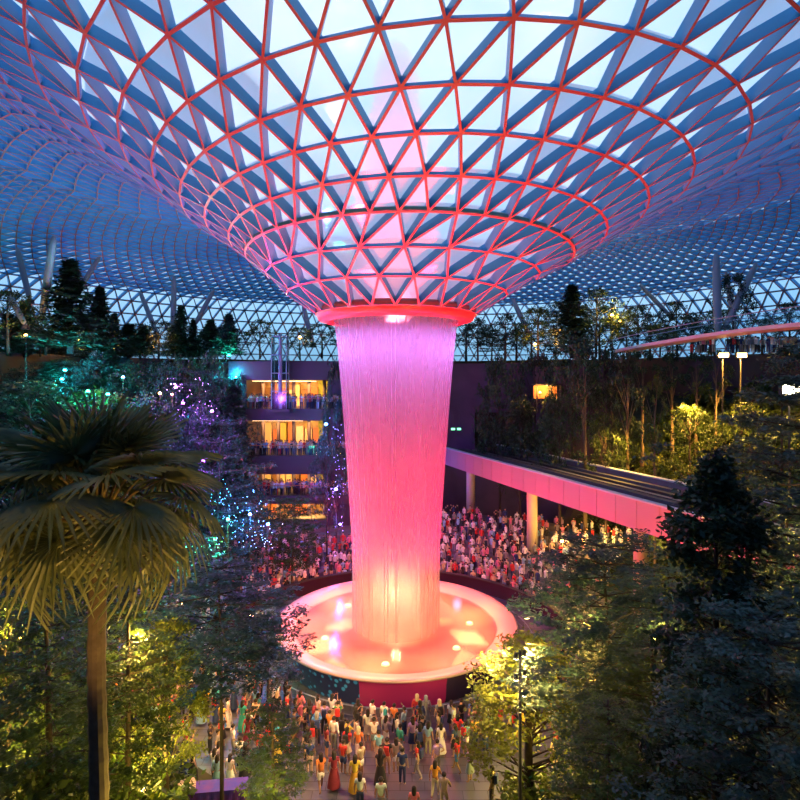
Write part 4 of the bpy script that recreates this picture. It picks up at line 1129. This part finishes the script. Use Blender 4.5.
m = MB(); m.box((0, -0.17, 0), (1.45, 0.04, 0.95)); m.build('lens', lamp_mat('white_lens', (1.0, 0.85, 0.6), 4), t_)
m = MB(); m.tube([(0, 0.1, -0.5), (0, 0.1, H(p.x, p.y) - p.z)], 0.08, 6); m.build('pole', M_DARK, t_)
light('white_floodlight_lamp', 'SPOT', (p.x, p.y - 0.5, p.z), 2500, (1, 0.75, 0.35), 0.3, (p.x - 6, p.y + 4, p.z - 8), 150, 0.8)
# hillside wash
for (x, y, z, pw) in ((22, 57, 10.5, 3500), (30, 60, 13, 9000), (37, 60, 15, 9000)):
    light('hill_wash', 'SPOT', (x, y - 2, z + 5), pw * 1.9, (1.0, 0.52, 0.08), 0.25, (x, y + 2, 0), 140, 0.7)

# strings of fairy lights in the show trees
rs = random.Random(8)
def string_light(u, v, d, ru, rv, n, color, label):
    t_ = thing('fairy_light_string', label, 'string lights', P(u, v, d)); m = MB(); pts = []
    for i in range(n):
        du, dv_ = rs.uniform(-ru, ru), rs.uniform(-rv, rv); q = (du / F * d, rs.uniform(-2, 1), -dv_ / F * d); pts.append(q)
    pts.sort(key=lambda q: q[2])
    for q in pts: m.ball(q, 0.033, 4)
    o = m.build('bulb', lamp_mat('fairy_%d_%d_%d' % tuple(int(c * 99) for c in color), color, 6), t_); tag(o, kind='stuff')
    m = MB(); m.tube(pts, 0.008, 3, cap=False); m.build('wire', M_DARK, t_)
string_light(240, 518, 44, 26, 22, 60, BL, 'blue fairy lights strung through the bushy tree by the crowd')
string_light(226, 505, 46, 16, 26, 30, CY_, 'turquoise fairy lights beside the blue ones')
string_light(200, 545, 40, 24, 10, 36, GR, 'green fairy lights low under the palm tips')
string_light(338, 470, 57, 8, 60, 50, (0.3, 0.2, 1.0), 'violet fairy lights hanging beside the falling water')
string_light(262, 535, 46, 22, 12, 30, (0.2, 0.45, 1.0), 'pale blue fairy lights over the heads of the crowd')
string_light(190, 400, 54, 26, 22, 40, (0.7, 0.25, 1.0), 'purple fairy lights in the garden beside the balconies')

# small green exit signs over the tunnel mouth
for i, u in enumerate((453, 459)):
    p = P(u, 429, 78.5); t_ = thing('exit_sign', 'small green lit sign over the tunnel mouth, ' + ('beside the falling water' if i == 0 else 'next one along'), 'sign', p)
    m = MB(); m.box((0, 0, 0), (0.6, 0.12, 0.35)); m.build('box', GL, t_)
    m = MB(); m.box((0, -0.07, 0), (0.52, 0.02, 0.28)); m.build('face', lamp_mat('exit_green', (0.1, 1.0, 0.4), 3.0), t_)
    m = MB(); m.tube([(0, 0, 0.17), (0, 0, 2.0)], 0.03, 5); m.build('hanger', GL, t_)

# warm shelter in the forest
p = P(547, 392, 67.0)
sh_ = thing('forest_shelter', 'small warm-lit shelter glowing between the dark trees on the slope', 'shelter', (p.x, p.y, p.z))
m = MB(); m.box((0, 0, 0.9), (3.2, 2.0, 0.15)); m.build('roof', M_DARK, sh_)
m = MB(); m.box((0, 0.9, 0), (2.8, 0.1, 1.6)); m.build('back_panel', mat('shelter_panel', (0.6, 0.25, 0.08), 0.7), sh_)
for sx in (-1.4, 1.4): m = MB(); m.box((sx, -0.8, -0.8), (0.12, 0.12, 3.3)); m.build('post', M_DARK, sh_)
light('shelter_lamp', 'POINT', (p.x, p.y - 0.2, p.z + 0.5), 350, (1, 0.45, 0.12), 0.2)

# plaza furniture at the bottom: blue draped table and timber trestle
p = P(212, 790, 24.6); p.z = 0
tb = thing('draped_table', 'long table under a blue and violet cloth at the crowd edge', 'table', (-8.2, 25.2, H(-8.2, 25.2)), 0.12)
M_VC = mat('violet_cloth', (0.03, 0.02, 0.32), 0.8, noise_scale=2.0, color2=(0.10, 0.02, 0.22))
m = MB(); m.box((0, 0, 0.74), (2.6, 0.8, 0.05)); m.build('tabletop', M_VC, tb)
m = MB(); rsn = np.linspace(-1.3, 1.3, 40); pv = []
for i, x in enumerate(rsn): w_ = 0.03 * math.sin(i * 1.3); pv += [(x, -0.43 + w_, 0.0), (x, -0.42, 0.78)]
m.add(pv, [(2 * i, 2 * i + 2, 2 * i + 3, 2 * i + 1) for i in range(39)]); m.build('cloth', M_VC, tb)
for sx in (-1.2, 1.2):
    for sy in (-0.3, 0.3): m = MB(); m.box((sx, sy, 0.36), (0.05, 0.05, 0.72)); m.build('leg', M_DARK, tb)
tb = thing('timber_bench', 'pale slatted timber bench beside the violet table', 'bench', (-9.9, 24.6, H(-9.9, 24.6)), 0.3)
for k in range(5): m = MB(); m.box((0, -0.3 + 0.15 * k, 0.45), (1.8, 0.1, 0.05)); m.build('slat', mat('pale_timber', (0.5, 0.36, 0.2), 0.6), tb)
for sx in (-0.75, 0.75): m = MB(); m.box((sx, 0, 0.21), (0.08, 0.6, 0.42)); m.build('leg', M_DARK, tb)
# yellow-lit wall with people under the track
w = MB(); w.box((27.0, 57.5, 1.6), (9, 0.4, 3.4), 0.0); tag(w.build('wall_plaza', mat('cream_wall', (0.62, 0.50, 0.26), 0.7)), kind='structure')
light('wall_wash', 'AREA', (26.5, 54.5, 3.8), 900, (1.0, 0.62, 0.16), target=(26.5, 57.3, 1.5), size=4)

# ---------------------------------------------------------------- people
def skin_mesh(chains, sub=1):
    """chains: list of (points, radii, parent index edges) -> one mesh; each chain: verts [(co,r)], edges"""
    tot = MB()
    for verts, edges in chains:
        me = bpy.data.meshes.new('t'); me.from_pydata([v[0] for v in verts], edges, [])
        ob = bpy.data.objects.new('t', me); COL.objects.link(ob)
        sm = ob.modifiers.new('s', 'SKIN'); sm.use_smooth_shade = True
        sk = me.skin_vertices
        if not sk: me.skin_vertices
        bmx = __import__('bmesh').new(); bmx.from_mesh(me); ly = bmx.verts.layers.skin.verify(); bmx.verts.ensure_lookup_table()
        for i, v in enumerate(verts):
            r = v[1]; r = (r, r) if not isinstance(r, tuple) else r
            bmx.verts[i][ly].radius = r
            bmx.verts[i][ly].use_root = (i == 0)
        bmx.to_mesh(me); bmx.free()
        if sub: ss = ob.modifiers.new('u', 'SUBSURF'); ss.levels = sub; ss.render_levels = sub
        dg = bpy.context.evaluated_depsgraph_get(); ev = ob.evaluated_get(dg); em = ev.to_mesh()
        vs = np.empty(len(em.vertices) * 3); em.vertices.foreach_get('co', vs)
        tot.add(vs.reshape(-1, 3), [tuple(p.vertices) for p in em.polygons]); ev.to_mesh_clear()
        bpy.data.objects.remove(ob); bpy.data.meshes.remove(me)
    return tot
M_SKIN = mat('skin_tone', (0.5, 0.3, 0.2), 0.6, noise_scale=3, color2=(0.42, 0.24, 0.15), objcol=True)
M_CLOTH = mat('cloth_by_person', (1, 1, 1), 0.85, noise_scale=9, color2=(0.7, 0.7, 0.7), objcol=True, noise_mix=0.5)
POSES = {   # (elbow, wrist, hand) right arm (+x); left mirrored unless given, ankle/knee y offsets
 'standing': dict(r=((.24, -.03, 1.14), (.25, .06, .90)), l=((-.24, -.03, 1.14), (-.25, .06, .90)), lk=(0, 0), la=(0, 0)),
 'filming': dict(r=((.23, .16, 1.24), (.10, .36, 1.52)), l=((-.23, .16, 1.24), (-.06, .36, 1.50)), lk=(0, 0), la=(0, 0)),
 'onehand': dict(r=((.26, .10, 1.34), (.20, .30, 1.62)), l=((-.24, -.03, 1.14), (-.25, .06, .90)), lk=(0, 0), la=(0, 0)),
 'walking': dict(r=((.23, .14, 1.16), (.22, .30, .98)), l=((-.23, -.16, 1.16), (-.23, -.14, .92)), lk=(.16, -.03), la=(.26, -.26)),
 'hip': dict(r=((.36, -.06, 1.17), (.20, .06, 1.02)), l=((-.24, -.03, 1.14), (-.25, .06, .90)), lk=(0, 0.03), la=(0.03, 0)),
}
def person_meshes(pose):
    p = POSES[pose]; sub = 1
    v = [((0, 0, .94), (.135, .10)), ((0, 0, 1.10), (.125, .092)), ((0, -.005, 1.27), (.15, .105)), ((0, -.005, 1.40), (.10, .08)), ((0, .0, 1.48), .052), ((0, .01, 1.545), (.075, .085)), ((0, .012, 1.625), (.082, .095)), ((0, .005, 1.69), (.05, .06))]
    e = [(i, i + 1) for i in range(7)]
    def add(parent, pts):
        last = parent
        for q in pts: v.append(q); e.append((last, len(v) - 1)); last = len(v) - 1
    for sg, k in ((1, 'r'), (-1, 'l')):
        el, wr_ = p[k]; add(3, [((sg * .165, -.005, 1.40), .058), (el, .040), (wr_, .027)])
    for i, sg in enumerate((1, -1)):
        ky, ay = p['lk'][i], p['la'][i]
        az = .085 + (0.06 if ay < -.1 else 0)
        add(0, [((sg * .085, 0, .86), .085), ((sg * .095, .01 + ky, .49), .056), ((sg * .10, ay, az), .036), ((sg * .105, ay + .13, .035), (.03, .036))])
    ch = [(v, e)]
    for sg, k in ((1, 'r'), (-1, 'l')):     # hands: palm and five fingers
        el, wr_ = np.array(p[k][0]), np.array(p[k][1]); d = wr_ - el; d /= np.linalg.norm(d)
        sd = np.cross(d, (0, 0, 1.0)); sd = sd / (np.linalg.norm(sd) + 1e-6)
        if abs(d[2]) > 0.9: sd = np.array([0, 1.0, 0])
        nn_ = np.cross(d, sd)
        ch.append(([(tuple(wr_), .024), (tuple(wr_ + d * .045), (.034, .018)), (tuple(wr_ + d * .085), (.036, .014))], [(0, 1), (1, 2)]))
        for f_, (o, L) in enumerate(((-.027, .062), (-.009, .075), (.010, .070), (.027, .052))):
            b0 = wr_ + d * .075 + sd * o; ch.append(([(tuple(b0), .0095), (tuple(b0 + d * L * .55 + nn_ * .008), .0085), (tuple(b0 + d * L * .9 + nn_ * .03), .007)], [(0, 1), (1, 2)]))
        b0 = wr_ + d * .03 - sd * .025; ch.append(([(tuple(b0), .011), (tuple(b0 - sd * .03 + d * .025), .010), (tuple(b0 - sd * .038 + d * .055), .008)], [(0, 1), (1, 2)]))
    b = skin_mesh(ch, 1)
    b.ball((0, .115, 1.60), .017, 4, sc=(0.8, 1, 1.5)); b.ball((.098, .005, 1.605), .022, 4, sc=(.5, 1, 1.4)); b.ball((-.098, .005, 1.605), .022, 4, sc=(.5, 1, 1.4))
    body = b.mesh('person_body', M_SKIN, True)
    # shirt
    def shirt(sl, r=1.0):
        v = [((0, 0, .90), (.152 * r, .118 * r)), ((0, 0, 1.08), (.142 * r, .108 * r)), ((0, -.005, 1.27), (.168, .122)), ((0, -.005, 1.405), (.11, .09)), ((0, 0, 1.445), (.066, .066))]
        e = [(0, 1), (1, 2), (2, 3), (3, 4)]
        for sg, k in ((1, 'r'), (-1, 'l')):
            s0 = np.array((sg * .165, -.005, 1.405)); el, wr_ = np.array(p[k][0]), np.array(p[k][1])
            v.append((tuple(s0), .072)); e.append((3, len(v) - 1)); v.append((tuple(s0 + (el - s0) * min(1, sl)), .058)); e.append((len(v) - 2, len(v) - 1))
            if sl > 1: v.append((tuple(el + (wr_ - el) * .92), .042)); e.append((len(v) - 2, len(v) - 1))
        return skin_mesh([(v, e)], 1)
    def legs(full):
        v = [((0, 0, .985), (.138, .108)), ((0, 0, .90), (.145, .112))]; e = [(0, 1)]
        for i, sg in enumerate((1, -1)):
            ky, ay = p['lk'][i], p['la'][i]; hp = np.array((sg * .085, 0, .84)); kn = np.array((sg * .095, .01 + ky, .49)); an = np.array((sg * .10, ay, .12 + (0.05 if ay < -.1 else 0)))
            v.append((tuple(hp), .10)); e.append((1, len(v) - 1))
            if full: v += [(tuple(kn), .072), (tuple(an), .054)]; e += [(len(v) - 3, len(v) - 2), (len(v) - 2, len(v) - 1)]
            else: v.append((tuple(hp + (kn - hp) * .85), .088)); e.append((len(v) - 2, len(v) - 1))
        return skin_mesh([(v, e)], 1)
    def skirt(z0, flare):
        m = MB(); pr = []
        n = 20; vs = []
        for z, r in ((1.0, .145), (.86, .175), (.6, .2 + flare * .4), (z0, .2 + flare)):
            for i in range(n):
                a = 2 * PI * i / n; rr_ = r * (1 + .05 * math.sin(a * 6) * (1.0 - z)); vs.append((rr_ * math.cos(a), rr_ * .82 * math.sin(a) + (.0), z))
        fs = [(j * n + i, j * n + (i + 1) % n, (j + 1) * n + (i + 1) % n, (j + 1) * n + i) for j in range(3) for i in range(n)]
        m.add(vs, fs); return m
    def hair(longer, veil=False):
        m = MB(); n, k = 14, 8; vs = []; R = 1.0
        for j in range(k + 1):
            th = PI * j / k * (0.62 if not veil else 0.66)
            for i in range(n):
                a = 2 * PI * i / n; fx, fy, fz = math.sin(th) * math.cos(a), math.sin(th) * math.sin(a), math.cos(th)
                x, y, z = .104 * fx, .004 + .118 * fy, 1.625 + .108 * fz
                if fy > 0.25 and fz < 0.45 and not veil: y = min(y, .085); z = max(z, 1.66)
                if j >= k - 2 and fy < 0.2 and longer: z -= longer * (1 if j == k else .5); y -= .02
                if veil and j == k: x *= 1.25; z -= .10; y *= 1.1
                vs.append((x, y, z))
        fs = [(j * n + i, (j + 1) * n + i, (j + 1) * n + (i + 1) % n, j * n + (i + 1) % n) for j in range(k) for i in range(n)]
        m.add(vs, fs); return m
    D = dict(body=body, tee=shirt(.55).mesh('shirt', M_CLOTH, True), long=shirt(1.2).mesh('top', M_CLOTH, True), trousers=legs(True).mesh('trousers', M_CLOTH, True), shorts=legs(False).mesh('shorts', M_CLOTH, True),
             dress=skirt(.16, .10).mesh('skirt', M_CLOTH, True), skirt=skirt(.52, .05).mesh('skirt', M_CLOTH, True), shorthair=hair(0).mesh('hair', M_CLOTH, True), longhair=hair(.2).mesh('hair', M_CLOTH, True), veil=hair(.08, True).mesh('headscarf', M_CLOTH, True))
    return D
PM = {k: person_meshes(k) for k in POSES}
m = MB(); m.box((0, -.19, 1.22), (.27, .13, .38), taper=.85); m.tube([(.1, -.1, 1.36), (.12, .0, 1.46), (.12, .11, 1.3), (.12, .05, 1.1)], .014, 4); m.tube([(-.1, -.1, 1.36), (-.12, .0, 1.46), (-.12, .11, 1.3), (-.12, .05, 1.1)], .014, 4)
PACK = m.mesh('backpack', M_CLOTH)
m = MB(); m.box((.02, .39, 1.60), (.15, .012, .08)); PHONE2 = m.mesh('phone', M_DARK)
COLS = {'white': (.75, .72, .70), 'black': (.02, .02, .025), 'grey': (.22, .22, .24), 'red': (.55, .03, .03), 'navy': (.02, .04, .14), 'blue': (.06, .18, .50), 'yellow': (.65, .42, .05), 'orange': (.65, .2, .04),
        'green': (.06, .22, .08), 'pink': (.65, .18, .28), 'teal': (.04, .33, .32), 'beige': (.5, .38, .25), 'maroon': (.2, .02, .04), 'sky blue': (.25, .45, .65), 'brown': (.16, .08, .04), 'lilac': (.38, .25, .5)}
SKINS = [(.55, .36, .25), (.45, .28, .18), (.32, .18, .11), (.62, .44, .33)]
USED = {}
PTXT = {'standing': 'standing', 'filming': 'filming', 'onehand': 'arm raised', 'walking': 'walking', 'hip': 'hand on hip'}
NP = [0]
def person(x, y, z, rot, rs, zone, pose=None, top=None, bot=None, outfit=None, hairk=None, pack=None, group='people in the crowd'):
    for _ in range(60):
        ps = pose or rs.choices(list(POSES), (6, 4, 2, 2, 2))[0]
        of = outfit or rs.choices(('tee+trousers', 'tee+shorts', 'long+trousers', 'tee+skirt', 'long+dress', 'tee+dress'), (6, 4, 4, 2, 2, 1))[0]
        tp = top or rs.choices(list(COLS), (9, 6, 3, 3, 2, 2, 2, 2, 1, 2, 1, 3, 1, 2, 1, 1))[0]
        up, lo = of.split('+')
        bt = bot or (tp if lo == 'dress' else rs.choices(('black', 'navy', 'grey', 'beige', 'white', 'blue'), (6, 4, 3, 2, 1, 1))[0])
        hk = hairk or rs.choices(('shorthair', 'longhair', 'veil'), (8, 6, 1))[0]
        if hk == 'shorthair' and lo in ('dress', 'skirt'): hk = 'longhair'
        pk = (rs.random() < .18) if pack is None else pack
        hc = {'veil': 'headscarf', 'longhair': 'long hair', 'shorthair': 'short hair'}[hk]
        gar = f"{tp} dress" if lo == 'dress' else f"{tp} {'T-shirt' if up == 'tee' else 'sweater'}, {bt} {lo}"
        lab = f"person in {gar}, {hc}, {'backpack, ' if pk else ''}{PTXT[ps]}, {zone}"
        if lab not in USED and len(lab.split()) <= 16: break
    USED[lab] = 1; NP[0] += 1
    s = rs.uniform(.98, 1.10)
    D = PM[ps]
    b = link('person', D['body']); b.location = (x, y, z); b.rotation_euler = (0, 0, rot); b.scale = (s, s, s); tag(b, lab, 'person', group)
    b.color = (*[c * rs.uniform(.85, 1.1) for c in rs.choice(SKINS)], 1)
    def ch(nm, me, c): o = link(nm, me, b); o.color = (*[min(1, k * rs.uniform(.85, 1.15)) for k in c], 1)
    ch('shirt' if up == 'tee' else 'long_sleeved_top', D[up], COLS[tp]); ch({'trousers': 'trousers', 'shorts': 'shorts'}.get(lo, 'skirt'), D[lo], COLS[bt])
    ch('headscarf' if hk == 'veil' else 'hair', D[hk], COLS[rs.choice(('grey', 'maroon', 'teal', 'beige'))] if hk == 'veil' else (.015, .01, .008))
    if pk: ch('backpack', PACK, COLS[rs.choice(('black', 'navy', 'red', 'grey'))])
    if ps == 'filming':
        ph_ = link('phone', PHONE2); ph_.location = b.location; ph_.rotation_euler = b.rotation_euler; ph_.scale = b.scale
        tag(ph_, f'phone held up by {hc} person in {tp}, {zone}', 'phone', 'phones held up by the crowd')
    return b
rp_ = random.Random(21)
placed = []
def free(x, y, dmin):
    for (a, b) in placed:
        if (a - x) ** 2 + (b - y) ** 2 < dmin * dmin: return False
    placed.append((x, y)); return True
def face_pool(x, y, jitter=0.5):
    return math.atan2(CY - y, CX - x) - PI / 2 + rp_.gauss(0, jitter)
def zone_name(x, y):
    r = math.hypot(x - CX, y - CY); a = math.degrees(math.atan2(y - CY, x - CX)) % 360
    if a > 187:
        side = 'left' if a < 232 else ('centre-left' if a < 262 else ('centre' if a < 280 else ('centre-right' if a < 296 else 'right')))
        band = 'at railing' if r < 11.3 else ('behind railing row' if r < 12.8 else ('mid plaza' if r < 14.6 else 'lower plaza'))
        return band + ', ' + side
    return 'beside pool' if r < 12.5 else 'on viewing tiers'
# hand-placed figures (u, v of the feet)
def at_ground(u, v, z=0.0):
    d = (CAMZ - z) * F / (v - HY); return (u - 400) / F * d, d
for (u, v, rot, kw, zn) in (
    (240, 771, 0.3, dict(pose='standing', top='white', bot='black', outfit='tee+trousers', hairk='shorthair', pack=False), 'before golden crowd'),
    (374, 752, 0.1, dict(pose='filming', top='white', bot='grey', outfit='tee+shorts', hairk='shorthair', pack=False), 'mid plaza'),
    (441, 755, 0.0, dict(pose='standing', top='white', outfit='tee+dress', hairk='longhair', pack=False), 'mid plaza'),
    (417, 727, 0.0, dict(pose='standing', top='red', outfit='long+dress', hairk='veil', pack=False), 'at the railing'),
    (426, 728, 0.2, dict(pose='standing', top='grey', outfit='long+dress', hairk='veil', pack=False), 'beside the red robe'),
    (355, 794, 0.1, dict(pose='standing', top='yellow', outfit='tee+dress', hairk='longhair', pack=False), 'bottom of plaza'),
    (387, 775, -0.2, dict(pose='standing', top='black', bot='beige', outfit='tee+shorts', hairk='shorthair', pack=True), 'centre of plaza'),
    (396, 773, 0.3, dict(pose='hip', top='beige', bot='white', outfit='tee+shorts', hairk='longhair', pack=False), 'centre of plaza'),
    (321, 792, 0.4, dict(pose='walking', top='orange', bot='white', outfit='tee+shorts', hairk='longhair', pack=False), 'by speckled tree'),
    (334, 790, 0.2, dict(pose='standing', top='maroon', outfit='tee+dress', hairk='longhair', pack=False), 'bottom of plaza'),
    (360, 812, 0.0, dict(pose='standing', top='white', bot='navy', outfit='tee+trousers', hairk='longhair', pack=False), 'at bottom edge'),
    (381, 818, 0.0, dict(pose='standing', top='white', bot='grey', outfit='tee+trousers', hairk='shorthair', pack=False), 'at bottom edge'),
    (414, 826, 0.0, dict(pose='standing', top='pink', bot='navy', outfit='tee+trousers', hairk='longhair', pack=False), 'at bottom edge'),
    (435, 797, -0.3, dict(pose='walking', top='yellow', bot='beige', outfit='tee+trousers', hairk='longhair', pack=False), 'empty lower plaza'),
    (444, 812, -0.3, dict(pose='walking', top='beige', bot='beige', outfit='long+trousers', hairk='shorthair', pack=False), 'empty lower plaza'),
    (361, 778, 0.9, dict(pose='standing', top='beige', bot='white', outfit='tee+shorts', hairk='shorthair', pack=False), 'near yellow dress'),
    (492, 806, 1.2, dict(pose='hip', top='black', bot='black', outfit='tee+trousers', hairk='shorthair', pack=True), 'by lamp post'),
    (418, 778, 1.0, dict(pose='walking', top='red', bot='grey', outfit='tee+trousers', hairk='longhair', pack=True), 'open plaza'),
    (307, 762, 0.6, dict(pose='standing', top='black', bot='black', outfit='tee+trousers', hairk='longhair', pack=False), 'by speckled tree'),
    (294, 742, 0.2, dict(pose='hip', top='navy', bot='black', outfit='tee+shorts', hairk='shorthair', pack=False), 'by speckled tree'),
    (342, 745, 0.0, dict(pose='standing', top='black', bot='black', outfit='tee+trousers', hairk='longhair', pack=True), 'behind railing row')):
    x, y = at_ground(u, v); placed.append((x, y)); person(x, y, 0.0, rot, rp_, zn, **kw)
GRP = 'people standing on the plaza around the pool'
def ring_people(n, a0, a1, r0, r1, dmin, power=1.0, cond=None, zf=None, jit=0.5, grp=GRP):
    c = 0
    for _ in range(n * 40):
        if c >= n: break
        a = math.radians(rp_.uniform(a0, a1)); r = r0 + (r1 - r0) * rp_.random() ** power
        x, y = CX + r * math.cos(a), CY + r * math.sin(a)
        if cond and not cond(x, y): continue
        if not free(x, y, dmin): continue
        z = max(0.0, H(x, y)) if zf is None else zf(x, y)
        person(x, y, z, face_pool(x, y, jit), rp_, zone_name(x, y), group=grp); c += 1
ring_people(72, 228, 304, 10.55, 13.3, .58, 1.6)                       # front, packed by the railing
ring_people(14, 245, 285, 13.3, 15.0, .9)
ring_people(34, 298, 345, 10.6, 16.5, .7, grp='people among the lit trees beyond the lamp post')
ring_people(105, 193, 243, 10.6, 20.0, .62, 1.0, cond=lambda x, y: not (abs(x + 8.2) < 1.9 and abs(y - 25.2) < 1.2) and not (abs(x + 9.9) < 1.5 and abs(y - 24.6) < .9), grp='people packed in the golden light beside the pool')
ring_people(45, 150, 193, 13.8, 19.0, .65, 1.0, zf=stepz, grp='people on the dim tiers behind the layered tree')

# the farther, uncountable crowd: simple small figures, one object
rc = np.random.default_rng(9)
cmats = [mat('crowd_' + k, tuple(c * 1.0 for c in COLS[k]), 0.8) for k in ('white', 'black', 'red', 'grey', 'pink', 'beige', 'navy', 'sky blue')] + [mat('crowd_skin', (.5, .32, .22), 0.7), mat('crowd_hair', (.015, .01, .01), .7)]
def small_person(m, x, y, z, rot, s):
    ti, bi = int(rc.choice(8, p=(.26, .14, .08, .12, .1, .15, .05, .1))), int(rc.choice(8, p=(.06, .4, .03, .15, .02, .1, .22, .02)))
    ca, sa = math.cos(rot), math.sin(rot)
    def T_(v): v = np.asarray(v, float) * s; return np.stack([v[:, 0] * ca - v[:, 1] * sa + x, v[:, 0] * sa + v[:, 1] * ca + y, v[:, 2] + z], 1)
    def tb_(pts, rd, n, mi):
        q = MB().tube(pts, rd, n); m.add(T_(np.concatenate(q.v)), q.f, mi)
    for sg in (-1, 1): tb_([(sg * .09, 0, 0), (sg * .09, 0, .85)], [.05, .09], 5, bi)
    tb_([(0, 0, .82), (0, 0, 1.1), (0, 0, 1.38), (0, 0, 1.46)], [.15, .14, .19, .06], 6, ti)
    up = rc.random() < .35
    for sg in (-1, 1):
        if up: tb_([(sg * .19, 0, 1.38), (sg * .22, .15, 1.28), (sg * .08, .34, 1.5)], [.055, .045, .035], 4, 8 if sg > 0 else ti)
        else: tb_([(sg * .19, 0, 1.38), (sg * .25, 0, 1.12), (sg * .24, .08, .88)], [.055, .045, .035], 4, ti)
    q = MB().ball((0, .0, 1.60), .11, 5, sc=(.85, 1, 1.15)); m.add(T_(np.concatenate(q.v)), q.f, 8)
    q = MB().ball((0, -.02, 1.64), .115, 5, sc=(.95, 1, 1)); m.add(T_(np.concatenate(q.v)), q.f, 9)
m = MB(); cnt = 0; pl = []
for _ in range(6000):
    if cnt >= 620: break
    a = math.radians(rc.uniform(30, 150)); r = 13.8 + 14.5 * rc.random() ** 1.1
    x, y = CX + r * math.cos(a), CY + r * math.sin(a)
    if any((x - q[0]) ** 2 + (y - q[1]) ** 2 < .3 for q in pl): continue
    if y > YB - 3.5 and x < 0: continue
    if min(math.hypot(x - 13.9, y - 59), math.hypot(x - 18.9, y - 44)) < 1.0: continue
    pl.append((x, y)); cnt += 1
    small_person(m, x, y, stepz(x, y), math.atan2(CY - y, CX - x) - PI / 2 + rc.normal(0, .4), rc.uniform(.92, 1.05))
o = m.build('crowd', cmats); tag(o, 'dense pink-lit crowd on the viewing tiers behind the waterfall', 'crowd', kind='stuff')
for i, z in enumerate(levels_floor):
    m = MB()
    for k in range(78):
        small_person(m, rc.uniform(XL + .3, XR - 0.2), YB + .35 + .45 * int(rc.integers(0, 3)), z + .002, rc.normal(PI, .3), rc.uniform(.92, 1.05))
    o = m.build('crowd', cmats); tag(o, 'row of spectators along the ' + ('highest', 'middle', 'lowest')[i] + ' balcony railing', 'crowd', kind='stuff')
m = MB()
for k in range(60):
    u = rc.uniform(690, 800); d = rc.uniform(59.5, 61.5) ; x = (u - 400) / F * d
    small_person(m, x, d, 23.0, rc.normal(PI, .5), 1.0)
o = m.build('crowd', cmats); tag(o, 'visitors along the top terrace edge under the footbridge', 'crowd', kind='stuff')
# red-pink spill over the crowd behind the fall, from lamps on the tiers
for (x, y, z, c, pw) in ((6, 59, 7, (1, .06, .12), 800), (-6, 58, 7, (1, .05, .16), 650), (13, 55, 6, (1, .28, .12), 600), (-13, 54, 6, (1, .10, .22), 350), (0, 57, 7, (1, .05, .15), 600)):
    light('tier_lamp', 'POINT', (x, y, z), pw, c, 0.4)
light('plaza_lamp', 'SPOT', (4.5, 24.0, 8.4), 11000, (1.0, 0.58, 0.28), 0.3, (-1.5, 29.5, 0), 100, .9)
light('plaza_lamp', 'SPOT', (-10.0, 31.0, 7.8), 4200, (1.0, 0.50, 0.12), 0.3, (-10, 31.5, 0), 150, .9)
light('plaza_lamp', 'SPOT', (-6.0, 28.5, 7.8), 2600, (1.0, 0.50, 0.14), 0.3, (-6, 29.5, 0), 140, .9)
for (x, y, tx, pw, wh) in ((-6.2, 12.0, -8.3, 1600, 'towards the plaza'), (-11.5, 12.5, -9.3, 1100, 'on its outer side'), (-3.4, 8.5, -8.0, 3800, 'from the bank before it')):
    z = H(x, y)
    t_ = thing('ground_uplight', 'round uplight in the ground aimed into the fan palm, ' + wh, 'light', (x, y, z))
    m = MB(); m.tube([(0, 0, -0.1), (0, 0, 0.2)], [0.14, 0.16], 12); m.build('housing', GL, t_)
    m = MB(); m.tube([(0, 0, 0.21), (0, 0, 0.22)], 0.13, 12); m.build('lens', lamp_mat('bollard_glow', (1.0, 0.6, 0.2), 20.0), t_)
    light('palm_uplight', 'SPOT', (x, y, z + 0.4), pw, (1.0, 0.55, 0.12), 0.15, (tx, 16, 15.5), 60, 0.8)
print('people', NP[0], 'objects', len(bpy.data.objects))
